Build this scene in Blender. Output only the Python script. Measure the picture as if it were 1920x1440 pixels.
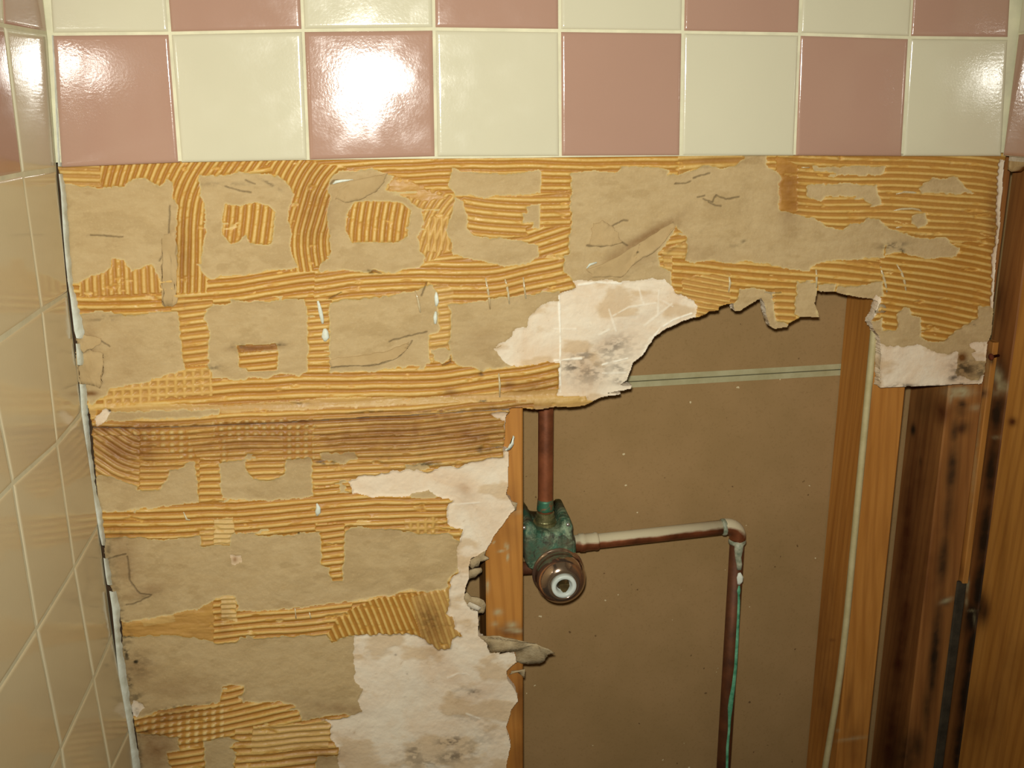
import bpy, bmesh, math, random
import numpy as np
from mathutils import Matrix, Vector

# ------------------------------------------------------------------ camera
for o in list(bpy.data.objects): bpy.data.objects.remove(o)
F = 1889.38                                   # focal length in pixels of a 1920 wide frame
Z0 = 1.6                                      # height of the upper grout line above the floor
M = np.array([[0.99156039, -0.12959675, -0.00356125],
              [-0.03812025, -0.26518769, -0.96344296],
              [0.12391468, 0.95544763, -0.26788986]])
CAM = np.array([0.27627087, -0.91538522, -0.06129282 + Z0])
sc = bpy.context.scene
cd = bpy.data.cameras.new('camera'); cam = bpy.data.objects.new('camera', cd)
sc.collection.objects.link(cam); sc.camera = cam
cd.sensor_fit = 'HORIZONTAL'; cd.sensor_width = 36.0; cd.lens = F * 36 / 1920
cd.clip_start = 0.01
mw = Matrix.Identity(4)
for i in range(3):
    mw[i][0] = M[0][i]; mw[i][1] = -M[1][i]; mw[i][2] = -M[2][i]; mw[i][3] = CAM[i]
cam.matrix_world = mw

# ------------------------------------------------------------------ light
wd = bpy.data.worlds.new('world'); sc.world = wd; wd.use_nodes = True
wd.node_tree.nodes['Background'].inputs[0].default_value = (1.0, 0.84, 0.52, 1)
wd.node_tree.nodes['Background'].inputs[1].default_value = 0.11
ld = bpy.data.lights.new('camera_flash', 'SPOT'); ld.shadow_soft_size = 0.014
ld.spot_size = math.radians(100); ld.spot_blend = 1.0
ld.energy = 35.5; ld.color = (1.0, 0.975, 0.89)
fl = bpy.data.objects.new('camera_flash', ld); sc.collection.objects.link(fl)
fp = CAM + np.array([-0.012, 0.0, 0.040])
aim = M.T @ np.array([(880 - 960) / F, (560 - 720) / F, 1.0])
fl.rotation_euler = Vector(aim).to_track_quat('-Z', 'Y').to_euler(); fl.location = fp
vs = sc.view_settings
vs.view_transform = 'Standard'; vs.look = 'None'; vs.gamma = 1.0; vs.use_curve_mapping = False
vs.exposure = 0.0

# ------------------------------------------------------------------ helpers
def ray(u, v): return M.T @ np.array([(u - 960) / F, (v - 720) / F, 1.0])
def uy(u, v, y): d = ray(u, v); return CAM + d * (y - CAM[1]) / d[1]        # pixel -> point on a plane y = const
def ux(u, v, x): d = ray(u, v); return CAM + d * (x - CAM[0]) / d[0]        # pixel -> point on a plane x = const
def proj(W):
    c = (W - CAM) @ M.T
    return 960 + F * c[:, 0] / c[:, 2], 720 + F * c[:, 1] / c[:, 2]
def lin(r, g, b):
    f = lambda c: (c / 255 / 12.92) if c / 255 <= 0.04045 else ((c / 255 + 0.055) / 1.055) ** 2.4
    return (f(r), f(g), f(b), 1.0)
COL = sc.collection
def tag(o, label=None, cat=None, group=None, kind=None):
    if label: o['label'] = label
    if cat: o['category'] = cat
    if group: o['group'] = group
    if kind: o['kind'] = kind
    return o
def empty(name, loc=(0, 0, 0)):
    o = bpy.data.objects.new(name, None); COL.objects.link(o); o.location = loc; o.empty_display_size = 0.05
    return o
def link(name, me, mat, parent=None):
    o = bpy.data.objects.new(name, me); COL.objects.link(o)
    for m in (mat if isinstance(mat, (list, tuple)) else [mat]): me.materials.append(m)
    if parent is not None:
        o.parent = parent
        o.matrix_parent_inverse = Matrix.Translation(-Vector(parent.location)) if parent.parent is None else Matrix.Identity(4)
    return o
def mesh_np(name, V, Q, mat, parent=None, attr=None, smooth=True, midx=None, n=4):
    me = bpy.data.meshes.new(name)
    V = np.asarray(V, np.float32); Q = np.asarray(Q, np.int32)
    me.vertices.add(len(V)); me.vertices.foreach_set('co', V.ravel())
    me.loops.add(Q.size); me.loops.foreach_set('vertex_index', Q.ravel())
    me.polygons.add(len(Q)); me.polygons.foreach_set('loop_start', np.arange(0, Q.size, n, dtype=np.int32))
    me.polygons.foreach_set('use_smooth', np.full(len(Q), smooth))
    if midx is not None: me.polygons.foreach_set('material_index', np.asarray(midx, np.int32))
    if attr is not None:
        a = me.attributes.new('mix', 'FLOAT_COLOR', 'POINT'); a.data.foreach_set('color', np.asarray(attr, np.float32).ravel())
    me.update(calc_edges=True); me.validate()
    return link(name, me, mat, parent)
def from_bm(name, bm, mat, parent=None, smooth=True):
    me = bpy.data.meshes.new(name); bmesh.ops.recalc_face_normals(bm, faces=bm.faces)
    bm.to_mesh(me); bm.free()
    for p in me.polygons: p.use_smooth = smooth
    return link(name, me, mat, parent)
def box(bm, x0, x1, y0, y1, z0, z1):
    r = bmesh.ops.create_cube(bm, size=1.0)
    for v in r['verts']:
        v.co = Vector(((x0 + x1) / 2 + v.co.x * (x1 - x0), (y0 + y1) / 2 + v.co.y * (y1 - y0), (z0 + z1) / 2 + v.co.z * (z1 - z0)))

# ---- numpy noise
_rs = np.random.RandomState(7); _L = _rs.rand(256, 256)
def vnoise(x, y, off=0):
    x = x + off * 17.31; y = y + off * 9.77
    xi = np.floor(x).astype(int); yi = np.floor(y).astype(int); fx = x - xi; fy = y - yi
    fx = fx * fx * (3 - 2 * fx); fy = fy * fy * (3 - 2 * fy)
    a = _L[xi & 255, yi & 255]; b = _L[(xi + 1) & 255, yi & 255]; c = _L[xi & 255, (yi + 1) & 255]; d = _L[(xi + 1) & 255, (yi + 1) & 255]
    return (a * (1 - fx) + b * fx) * (1 - fy) + (c * (1 - fx) + d * fx) * fy
def fbm(x, y, off=0, o=4):
    s = 0; a = 0.5; t = 0
    for i in range(o):
        s = s + a * vnoise(x, y, off + i * 3); t += a; a *= 0.5; x = x * 2.03; y = y * 2.03
    return s / t
def inpoly(px, py, poly):
    P = np.array(poly, float); res = np.zeros(px.shape, bool)
    bb = (px >= P[:, 0].min()) & (px <= P[:, 0].max()) & (py >= P[:, 1].min()) & (py <= P[:, 1].max())
    x = px[bb]; y = py[bb]; r = np.zeros(x.shape, bool)
    for i in range(len(P)):
        x1, y1 = P[i - 1]; x2, y2 = P[i]
        if y1 == y2: continue
        c = (y1 > y) != (y2 > y)
        r ^= c & (x < (x2 - x1) * (y - y1) / (y2 - y1) + x1)
    res[bb] = r
    return res
def sdist(px, py, line):
    """signed distance (pixels) to a polyline whose ends run on for ever"""
    best = None
    P = [np.array(p, float) for p in line]
    if len(P) > 2:                               # round the corners of the stroke
        for _ in range(2):
            Q_ = [P[0]]
            for a, b in zip(P[:-1], P[1:]): Q_ += [a * .75 + b * .25, a * .25 + b * .75]
            P = Q_ + [P[-1]]
    for i in range(len(P) - 1):
        a, b = P[i], P[i + 1]; d = b - a; L = np.hypot(*d); d = d / L
        t = (px - a[0]) * d[0] + (py - a[1]) * d[1]
        tt = t.copy()
        if i > 0: tt = np.maximum(tt, 0)
        if i < len(P) - 2: tt = np.minimum(tt, L)
        qx = px - (a[0] + tt * d[0]); qy = py - (a[1] + tt * d[1])
        dist = np.hypot(qx, qy); s = np.sign(d[0] * (py - a[1]) - d[1] * (px - a[0]))
        if best is None: best = dist; sg = s
        else:
            m = dist < best; best = np.where(m, dist, best); sg = np.where(m, s, sg)
    return best * sg
def blobs(px, py, B, amp=0.6, sc_=14.0):
    out = np.zeros(px.shape)
    for (cx, cy, rx, ry, ang, st) in B:
        c, s = math.cos(math.radians(ang)), math.sin(math.radians(ang))
        m = (np.abs(px - cx) < 3.2 * max(rx, ry)) & (np.abs(py - cy) < 3.2 * max(rx, ry))
        if not m.any(): continue
        dx = px[m] - cx; dy = py[m] - cy
        a = (dx * c + dy * s) / rx; b = (-dx * s + dy * c) / ry
        out[m] = np.maximum(out[m], st * np.exp(-(a * a + b * b)))
    if amp: out = out * (1 - amp + 2 * amp * fbm(px / sc_, py / sc_, 40, 4))
    return np.clip(out, 0, 1)
def blur(A, r):
    for ax in (0, 1):
        P = np.concatenate([np.take(A, [0] * (r + 1), axis=ax), A, np.take(A, [-1] * r, axis=ax)], axis=ax)
        c = np.cumsum(P, axis=ax); n = A.shape[ax]
        A = (np.take(c, range(2 * r + 1, 2 * r + 1 + n), axis=ax) - np.take(c, range(0, n), axis=ax)) / (2 * r + 1)
    return A

# ------------------------------------------------------------------ materials
def mat(name):
    m = bpy.data.materials.new(name); m.use_nodes = True
    nt = m.node_tree; b = nt.nodes['Principled BSDF']
    return m, nt, b
def N(nt, t, **k):
    n = nt.nodes.new(t)
    for a, v in k.items(): setattr(n, a, v)
    return n
def mixc(nt, fac, a, b, mode='MIX'):
    n = N(nt, 'ShaderNodeMix', data_type='RGBA', blend_type=mode)
    def s(i, v):
        if isinstance(v, (tuple, list)): n.inputs[i].default_value = v
        elif isinstance(v, (int, float)): n.inputs[i].default_value = v
        else: nt.links.new(v, n.inputs[i])
    s(0, fac); s(6, a); s(7, b)
    return n.outputs[2]
def noise(nt, scale, detail=4, rough=0.55, vec=None, dist=0.0):
    n = N(nt, 'ShaderNodeTexNoise'); n.inputs['Scale'].default_value = scale; n.inputs['Detail'].default_value = detail
    n.inputs['Roughness'].default_value = rough; n.inputs['Distortion'].default_value = dist
    if vec is not None: nt.links.new(vec, n.inputs['Vector'])
    return n.outputs['Fac']
def ramp(nt, fac, stops):
    r = N(nt, 'ShaderNodeValToRGB'); e = r.color_ramp.elements
    for i, (p, c) in enumerate(stops):
        if i > 1: e.new(p)
        e[i].position = p; e[i].color = c
    nt.links.new(fac, r.inputs[0]); return r.outputs[0]
def mr(nt, v, a, b, c=0.0, d=1.0):
    n = N(nt, 'ShaderNodeMapRange'); nt.links.new(v, n.inputs[0])
    for i, x in enumerate((a, b, c, d)): n.inputs[i + 1].default_value = x
    return n.outputs[0]
def mul(nt, a, b, op='MULTIPLY'):
    n = N(nt, 'ShaderNodeMath', operation=op)
    for i, v in enumerate((a, b)):
        if isinstance(v, (int, float)): n.inputs[i].default_value = v
        else: nt.links.new(v, n.inputs[i])
    return n.outputs[0]
def coords(nt, scale=(1, 1, 1)):
    g = N(nt, 'ShaderNodeNewGeometry'); mp = N(nt, 'ShaderNodeMapping'); mp.inputs['Scale'].default_value = scale
    nt.links.new(g.outputs['Position'], mp.inputs['Vector']); return mp.outputs[0]
def bump(nt, b, h, strength=0.3, dist=0.001):
    n = N(nt, 'ShaderNodeBump'); n.inputs['Strength'].default_value = strength; n.inputs['Distance'].default_value = dist
    nt.links.new(h, n.inputs['Height']); nt.links.new(n.outputs[0], b.inputs['Normal'])
def attr4(nt):
    a = N(nt, 'ShaderNodeAttribute', attribute_name='mix'); s = N(nt, 'ShaderNodeSeparateColor')
    nt.links.new(a.outputs['Color'], s.inputs[0])
    return s.outputs[0], s.outputs[1], s.outputs[2], a.outputs['Alpha']
def col(nt, b, c): nt.links.new(c, b.inputs['Base Color'])

def tile_mat(name, c):
    m, nt, b = mat(name); v = coords(nt)
    col(nt, b, mixc(nt, mr(nt, noise(nt, 9, 3, vec=v), .3, .7, 0, .5), c, tuple(x * .93 for x in c[:3]) + (1,)))
    nt.links.new(mr(nt, noise(nt, 26, 5, .6, v), .45, .8, .085, .20), b.inputs['Roughness'])
    b.inputs['Specular IOR Level'].default_value = 0.85
    bump(nt, b, mul(nt, mul(nt, noise(nt, 11, 2, vec=v), 6.0), noise(nt, 420, 2, vec=v), 'ADD'), 0.22, 0.00022)
    return m
M_CREAM = tile_mat('glazed_cream', lin(214, 209, 180))
M_PINK = tile_mat('glazed_pink', lin(179, 143, 123))
M_CREAM_TINT = tile_mat('glazed_cream_light_tinted', lin(214, 202, 166))  # cream tile again, its grazing light and brown reflection put into the tint
def simple(name, c, rough=0.7, spec=0.3, c2=None, sc_=40, bs=0.0, metal=0.0):
    m, nt, b = mat(name); v = coords(nt)
    col(nt, b, mixc(nt, mr(nt, noise(nt, sc_, 5, .6, v), .35, .7), c, c2 or tuple(x * .8 for x in c[:3]) + (1,)))
    b.inputs['Roughness'].default_value = rough; b.inputs['Specular IOR Level'].default_value = spec; b.inputs['Metallic'].default_value = metal
    if bs: bump(nt, b, noise(nt, sc_ * 6, 4, vec=v), bs, 0.001)
    return m
M_GROUT = simple('cream_grout', lin(226, 222, 188), .7)
M_CAULK = simple('white_caulk', lin(226, 232, 218), .5, .4, lin(200, 204, 184), 90, .3)
M_CHALK = simple('gypsum_edge', lin(216, 206, 184), .9, .1, lin(176, 160, 130), 70, .5)

# torn paper, exposed gypsum and combed adhesive read the same four masks
# R = ridge height, G = layer of paper torn away, B = brown water stain and darkened groove, A = mould and dark crack lines
def paper_mat():
    m, nt, b = mat('torn_paper'); v = coords(nt); R, G, B, A = attr4(nt)
    fib = noise(nt, 60, 6, .65, coords(nt, (1, 1, 2.2)))
    c = mixc(nt, mr(nt, fib, .3, .72), lin(193, 169, 125), lin(181, 155, 110))
    c = mixc(nt, mul(nt, G, 0.5), c, lin(168, 142, 98))
    c = mixc(nt, mul(nt, mr(nt, noise(nt, 500, 3, vec=v), .55, .75), .35), c, lin(206, 182, 136))
    c = mixc(nt, R, c, lin(206, 186, 132))
    c = mixc(nt, B, c, lin(112, 72, 32)); c = mixc(nt, A, c, lin(52, 44, 28))
    col(nt, b, c); b.inputs['Roughness'].default_value = .85; b.inputs['Specular IOR Level'].default_value = .15
    bump(nt, b, noise(nt, 260, 6, .7, v), .5, .0012); return m
def gyp_mat():
    m, nt, b = mat('exposed_gypsum'); v = coords(nt); R, G, B, A = attr4(nt)
    n1 = noise(nt, 16, 6, .65, v, 1.0)
    c = mixc(nt, mr(nt, n1, .38, .68), lin(232, 219, 194), lin(222, 198, 166))
    c = mixc(nt, mul(nt, G, .6), c, lin(200, 170, 126))
    c = mixc(nt, mr(nt, noise(nt, 120, 5, .7, v), .62, .75, 0, .5), c, lin(170, 140, 100))
    c = mixc(nt, B, c, lin(146, 104, 62)); c = mixc(nt, A, c, lin(76, 66, 54)); c = mixc(nt, R, c, lin(248, 244, 226))
    col(nt, b, c); b.inputs['Roughness'].default_value = .95; b.inputs['Specular IOR Level'].default_value = .1
    bump(nt, b, noise(nt, 150, 6, .65, v), .45, .0015); return m
def glue_mat():
    m, nt, b = mat('tile_adhesive'); v = coords(nt); R, G, B, A = attr4(nt)
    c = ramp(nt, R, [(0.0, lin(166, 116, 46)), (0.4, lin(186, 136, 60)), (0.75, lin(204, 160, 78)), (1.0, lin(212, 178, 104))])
    c = mixc(nt, mr(nt, noise(nt, 22, 5, .6, v), .4, .75, 0, .35), c, lin(178, 122, 50))
    c = mixc(nt, mul(nt, G, .8), c, lin(214, 186, 122))
    c = mixc(nt, B, c, lin(126, 80, 34)); c = mixc(nt, A, c, lin(48, 34, 18))
    col(nt, b, c); b.inputs['Specular IOR Level'].default_value = .4
    nt.links.new(mr(nt, noise(nt, 90, 3, vec=v), .3, .7, .38, .62), b.inputs['Roughness'])
    bump(nt, b, noise(nt, 330, 4, .6, v), .3, .0008); return m
M_PAPER, M_GYP, M_GLUE = paper_mat(), gyp_mat(), glue_mat()

def wood_mat(name, c1, c2, dark, gscale=1.0):
    m, nt, b = mat(name); R, G, B, A = attr4(nt)
    v = coords(nt, (1, 1, .06))
    w = N(nt, 'ShaderNodeTexNoise'); w.inputs['Scale'].default_value = 130 * gscale; w.inputs['Detail'].default_value = 4; nt.links.new(v, w.inputs['Vector'])
    big = noise(nt, 26 * gscale, 3, .5, coords(nt, (1, 1, .12)), 1.5)
    c = mixc(nt, mr(nt, big, .3, .7), c1, c2)
    wv = N(nt, 'ShaderNodeTexWave', wave_type='BANDS', bands_direction='DIAGONAL'); wv.inputs['Scale'].default_value = 62 * gscale
    wv.inputs['Distortion'].default_value = 5; wv.inputs['Detail'].default_value = 3; wv.inputs['Detail Scale'].default_value = .8
    nt.links.new(coords(nt, (1, 1, .07)), wv.inputs['Vector'])
    c = mixc(nt, mr(nt, wv.outputs['Fac'], .5, 1, 0, .26), c, dark)
    c = mixc(nt, mr(nt, w.outputs['Fac'], .5, .75, 0, .35), c, dark)
    c = mixc(nt, B, c, lin(80, 38, 16)); c = mixc(nt, A, c, lin(30, 24, 16)); c = mixc(nt, R, c, lin(178, 168, 128))
    col(nt, b, c); b.inputs['Roughness'].default_value = .6; b.inputs['Specular IOR Level'].default_value = .25
    bump(nt, b, w.outputs['Fac'], .3, .0006); return m
M_WOOD = wood_mat('stud_wood', lin(192, 134, 64), lin(170, 112, 46), lin(134, 80, 30))
M_WOODR = wood_mat('reddish_stud_wood', lin(164, 112, 58), lin(138, 88, 42), lin(100, 56, 26))
M_PINE = wood_mat('pine_board', lin(196, 140, 66), lin(178, 122, 52), lin(130, 76, 30), .8)

def panel_mat():
    m, nt, b = mat('grey_brown_board_paper'); v = coords(nt)
    c = mixc(nt, mr(nt, noise(nt, 12, 5, .6, v), .35, .68), lin(158, 128, 86), lin(148, 120, 78))
    c = mixc(nt, mr(nt, noise(nt, 420, 3, .6, v), .55, .75, 0, .4), c, lin(124, 98, 60))
    c = mixc(nt, mr(nt, noise(nt, 130, 2, .3, v), .79, .81, 0, .7), c, lin(80, 54, 32))
    c = mixc(nt, mr(nt, noise(nt, 110, 2, .3, coords(nt, (1.1, 1, 1.3))), .80, .815, 0, .9), c, lin(214, 200, 160))
    col(nt, b, c); b.inputs['Roughness'].default_value = .85; b.inputs['Specular IOR Level'].default_value = .15
    bump(nt, b, noise(nt, 300, 5, vec=v), .25, .0006); return m
M_PANEL = panel_mat()
M_TAPE = simple('pale_board_edge', lin(176, 170, 132), .8, .2, lin(160, 152, 112), 60, .2)

def copper_mat(name, dusty=True, green=0.0, c1_=lin(158, 92, 56), c2_=lin(108, 62, 36), rg=.5):
    m, nt, b = mat(name); v = coords(nt)
    c = mixc(nt, mr(nt, noise(nt, 45, 5, .6, v), .35, .7), c1_, c2_)
    b.inputs['Metallic'].default_value = .4; b.inputs['Roughness'].default_value = rg
    if green: c = mixc(nt, mr(nt, noise(nt, 70, 5, .65, v, 1.), .5 - green * .25, .62 - green * .2), c, lin(60, 112, 84))
    if dusty:
        g = N(nt, 'ShaderNodeNewGeometry'); s = N(nt, 'ShaderNodeSeparateXYZ'); nt.links.new(g.outputs['Normal'], s.inputs[0])
        f = mr(nt, mul(nt, s.outputs[2], mul(nt, noise(nt, 60, 5, vec=v), .5), 'ADD'), .35, .62)
        c = mixc(nt, f, c, lin(196, 184, 150))
        nt.links.new(mr(nt, f, 0, 1, .55, 0), b.inputs['Metallic'])
        nt.links.new(mr(nt, f, 0, 1, .42, .9), b.inputs['Roughness'])
    col(nt, b, c); bump(nt, b, noise(nt, 200, 4, vec=v), .25, .0006); return m
M_COPPER = copper_mat('copper_tube', False)
M_COPPERK = copper_mat('dark_copper_tube', False, 0.0, lin(112, 66, 36), lin(78, 46, 26), .62)
M_COPPERD = copper_mat('dusty_copper_tube', True)
M_SOLDER = simple('grey_solder', lin(176, 176, 150), .5, .5, lin(96, 110, 88), 160, .4)
M_VERD = simple('green_corrosion', lin(112, 178, 140), .8, .2, lin(50, 120, 86), 110, .5)
M_BRASSG = simple('corroded_green_brass', lin(50, 98, 76), .6, .35, lin(92, 80, 58), 60, .6, .15)
nt_ = M_BRASSG.node_tree; b_ = nt_.nodes['Principled BSDF']; old = b_.inputs['Base Color'].links[0].from_socket
col(nt_, b_, mixc(nt_, mr(nt_, noise(nt_, 48, 5, .7, coords(nt_), 1.), .52, .66, 0, .8), mixc(nt_, mr(nt_, noise(nt_, 85, 5, .7, coords(nt_), 1.), .54, .62, 0, .9), old, lin(56, 50, 40)), lin(150, 168, 134)))
M_BRASS = simple('dull_brass', lin(150, 140, 96), .42, .5, lin(82, 84, 48), 110, .3, .6)
M_CHROME = simple('smoked_chrome', lin(196, 172, 148), .13, .6, lin(172, 146, 122), 30, 0, .9)
M_WPLAST = simple('white_plastic', lin(214, 222, 212), .35, .5, lin(190, 200, 190), 40)
M_STEM = simple('bronze_stem', lin(150, 130, 84), .35, .5, lin(80, 66, 40), 60, 0, .8)
M_CABLE = simple('cable_sheath', lin(196, 184, 140), .5, .35, lin(178, 166, 120), 60, .1)
M_RUST = simple('rust', lin(120, 58, 30), .8, .2, lin(70, 34, 20), 200, .6)
M_DARK = simple('dark_backing', lin(78, 60, 42), .9, .1)
M_STEEL = simple('bright_steel', lin(230, 230, 224), .25, .6, None, 40, 0, .9)
M_PAPERF = simple('paper_flap_brown', lin(188, 162, 117), .85, .12, lin(172, 146, 102), 40, .5)
M_PAPERG = simple('paper_flap_grey', lin(186, 168, 132), .85, .15, lin(150, 128, 92), 90, .6)
M_SHEEN = simple('wet_glue_bead', lin(206, 196, 160), .2, .7, lin(180, 150, 100), 80, .3)
M_FLOORM = simple('floor_board', lin(120, 100, 76), .8, .2)
M_BLKST = simple('black_grey_strip', lin(70, 62, 48), .8, .2, lin(48, 42, 32), 60, .3)

# ------------------------------------------------------------------ floor
bm = bmesh.new(); box(bm, -0.4, 1.4, -1.6, 0.3, -0.03, 0.0)
tag(from_bm('floor', bm, M_FLOORM, smooth=False), kind='structure')

# ------------------------------------------------------------------ tiles
P = 0.1095
def tile_grid(nsteps=None):
    e = [0, .10, .3, .6, 1.0, 1.6, 2.4]
    return e
def tile(V, Q, c00, c10, c11, c01, nrm, seed):
    """one glazed tile with rounded edges between four corner points, front face along nrm"""
    rnd = random.Random(seed)
    L1 = np.linalg.norm(c10 - c00); L2 = np.linalg.norm(c01 - c00)
    def par(L):
        e = np.array([0, .0002, .0005, .0010, .0017, .0027, .0040]) / L
        mid = np.linspace(.0040 / L, 1 - .0040 / L, 8)[1:-1]
        return np.concatenate([e, mid, 1 - e[::-1]])
    s = par(L1); t = par(L2); S, T = np.meshgrid(s, t, indexing='ij')
    Pn = ((1 - S)[..., None] * (1 - T)[..., None] * c00 + S[..., None] * (1 - T)[..., None] * c10 + S[..., None] * T[..., None] * c11 + (1 - S)[..., None] * T[..., None] * c01)
    d = np.minimum(np.minimum(S, 1 - S) * L1, np.minimum(T, 1 - T) * L2); r = .0030
    dd = np.clip(d, 0, r); h = -(r - np.sqrt(np.maximum(r * r - (r - dd) ** 2, 0))) * .75
    h = h + .00025 * (1 - ((S - .5) * 2) ** 2) * (1 - ((T - .5) * 2) ** 2)
    tx, ty = (rnd.random() - .5) * .0012, (rnd.random() - .5) * .0012
    h = h + (S - .5) * tx + (T - .5) * ty
    G = Pn + h[..., None] * nrm
    n1, n2 = G.shape[:2]; b0 = len(V)
    V.extend(G.reshape(-1, 3).tolist())
    for i in range(n1 - 1):
        for j in range(n2 - 1):
            a = b0 + i * n2 + j; Q.append((a, a + n2, a + n2 + 1, a + 1))
    # skirt towards the wall
    ring = [(i, 0) for i in range(n1)] + [(n1 - 1, j) for j in range(1, n2)] + [(i, n2 - 1) for i in range(n1 - 2, -1, -1)] + [(0, j) for j in range(n2 - 2, 0, -1)]
    b1 = len(V)
    for (i, j) in ring: V.append((G[i, j] - nrm * .0062).tolist())
    for k in range(len(ring)):
        i, j = ring[k]; i2, j2 = ring[(k + 1) % len(ring)]; k2 = (k + 1) % len(ring)
        Q.append((b0 + i * n2 + j, b1 + k, b1 + k2, b0 + i2 * n2 + j2))
def orient(Q): return [q[::-1] for q in Q]

top_px = [(96, 64), (318, 62), (568, 57), (814, 54), (1050, 57), (1281, 60), (1500, 64), (1707, 70), (1893, 72)]
bot_px = [(112, 314), (337, 305), (578, 300), (818, 294), (1051, 293), (1277, 292), (1491, 292), (1693, 293), (1881, 293)]
R0 = np.array([uy(u, v, 0.0) for u, v in top_px]); R1 = np.array([uy(u, v, 0.0) for u, v in bot_px])
rows = [R1, R0]
up = np.array([0, 0, 1.0])
for k in (1, 2):
    nx = R0.copy(); nx[:, 2] = Z0 + P * k + (R0[:, 2] - Z0) * .6; nx[:, 0] = R0[:, 0] + (R0[:, 0] - R1[:, 0]) * k
    rows.append(nx)
wall_back = tag(empty('wall_back', (0.45, 0.008, 0)), kind='structure')
VP, QP, MI = [], [], []
g = .0010
ny = np.array([0, -1.0, 0])
seed = 0
for r in range(3):
    lo, hi = rows[r], rows[r + 1]
    for c in range(8):
        q0 = len(QP); seed += 1
        gx = np.array([g, 0, 0]); gz = np.array([0, 0, g])
        z = 0 if r > 0 else g
        tile(VP, QP, lo[c] + gx + gz * (r > 0), lo[c + 1] - gx + gz * (r > 0), hi[c + 1] - gx - gz, hi[c] + gx - gz, ny, seed)
        MI += [(c + r) % 2] * (len(QP) - q0)
tb = mesh_np('wall_tile', VP, QP, [M_PINK, M_CREAM], wall_back, midx=MI); tb['label'] = 'checkerboard of glazed pink and cream wall tiles'
bm = bmesh.new(); box(bm, -0.004, .874, .0014, .008, Z0 - P + .0016, Z0 + 2.0 * P)
from_bm('grout', bm, M_GROUT, wall_back, False)
bm = bmesh.new(); box(bm, -0.010, .884, .0081, .0207, Z0 - P + .004, Z0 + 7 * P)
from_bm('drywall_backing', bm, M_CHALK, wall_back, False)

# left wall: x bows in and out by a few millimetres
cz = [(90, 62), (107, 318), (128, 550), (155, 775), (185, 985), (212, 1190), (243, 1370)]
CP = np.array([uy(u, v, 0.0) for u, v in cz])
zz = CP[::-1, 2]; xx = CP[::-1, 0]
def xw(z): return float(np.interp(z, zz, xx))
def unl(u, v):
    x = .006
    for _ in range(8): p = ux(u, v, x); x = xw(p[2])
    return ux(u, v, x)
rowsz = [CP[0, 2] + P * 2, CP[0, 2] + P] + list(CP[:, 2]) + [CP[-1, 2] - P * k for k in (1, 2)]
# grout joints measured at the crossings
meas = {(2, 1): (9, 48), (3, 1): (43, 327), (4, 1): (79, 582), (5, 1): (107, 832), (6, 1): (140, 1065), (7, 1): (176, 1272),
        (5, 2): (25, 907), (6, 2): (70, 1180), (7, 2): (115, 1403), (4, 2): (-25, 655), (8, 1): (207, 1445)}
NC = 10
D = {}; 
for j in range(len(rowsz)):
    for k in range(NC):
        if (j, k) in meas:
            p = unl(*meas[(j, k)]); D[(j, k)] = (p[1], p[2])
        elif k == 0: D[(j, k)] = (-0.0012, rowsz[j])
        elif k == 1: D[(j, k)] = (-.0775, rowsz[j])
        else: D[(j, k)] = (D[(j, k - 1)][0] - P, D[(j, k - 1)][1])
def LP(j, k):
    y, z = D[(j, k)]; return np.array([xw(z), y, z])
wall_left = tag(empty('wall_left', (0, -0.4, 0)), kind='structure')
VP, QP, MI = [], [], []; nx_ = np.array([1.0, 0, 0]); gy = np.array([0, .0009, 0]); gz = np.array([0, 0, .0009])
for j in range(len(rowsz) - 1):
    for k in range(NC - 1):
        q0 = len(QP); seed += 1
        # corner order: left (towards the room), right (towards the corner)
        tile(VP, QP, LP(j + 1, k + 1) + gy + gz, LP(j + 1, k) - gy * (k > 0) + gz, LP(j, k) - gy * (k > 0) - gz, LP(j, k + 1) + gy - gz, nx_, seed)
        MI += [(2 if j >= 3 else (0 if (j + k) % 2 == 1 else 1))] * (len(QP) - q0)
# row index 2 is the band between the two upper joints: the cut tile by the corner is cream, the next one pink
MI = np.array(MI)
tl = mesh_np('wall_tile', VP, QP, [M_PINK, M_CREAM, M_CREAM_TINT], wall_left, midx=MI); tl['label'] = 'glazed tiles tinted beige for grazing light under a pink and cream checkered band'
# grout bed follows the bow
gv, gq = [], []
zs = np.linspace(rowsz[-1], rowsz[0], 40)
for i, z in enumerate(zs):
    x = xw(z) - .0008
    gv += [(x, .0005, z), (x, D[(3, NC - 1)][0], z), (x - .02, D[(3, NC - 1)][0], z), (x - .02, .0005, z)]
for i in range(39):
    for a in range(4):
        b = (a + 1) % 4; gq.append((i * 4 + a, i * 4 + b, i * 4 + 4 + b, i * 4 + 4 + a))
mesh_np('grout', gv, gq, M_GROUT, wall_left, smooth=False)
bm = bmesh.new(); box(bm, -.05, -.0225, -1.2, .11, 0, 2.5)
from_bm('wall_backing', bm, M_DARK, wall_left, False)
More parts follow.
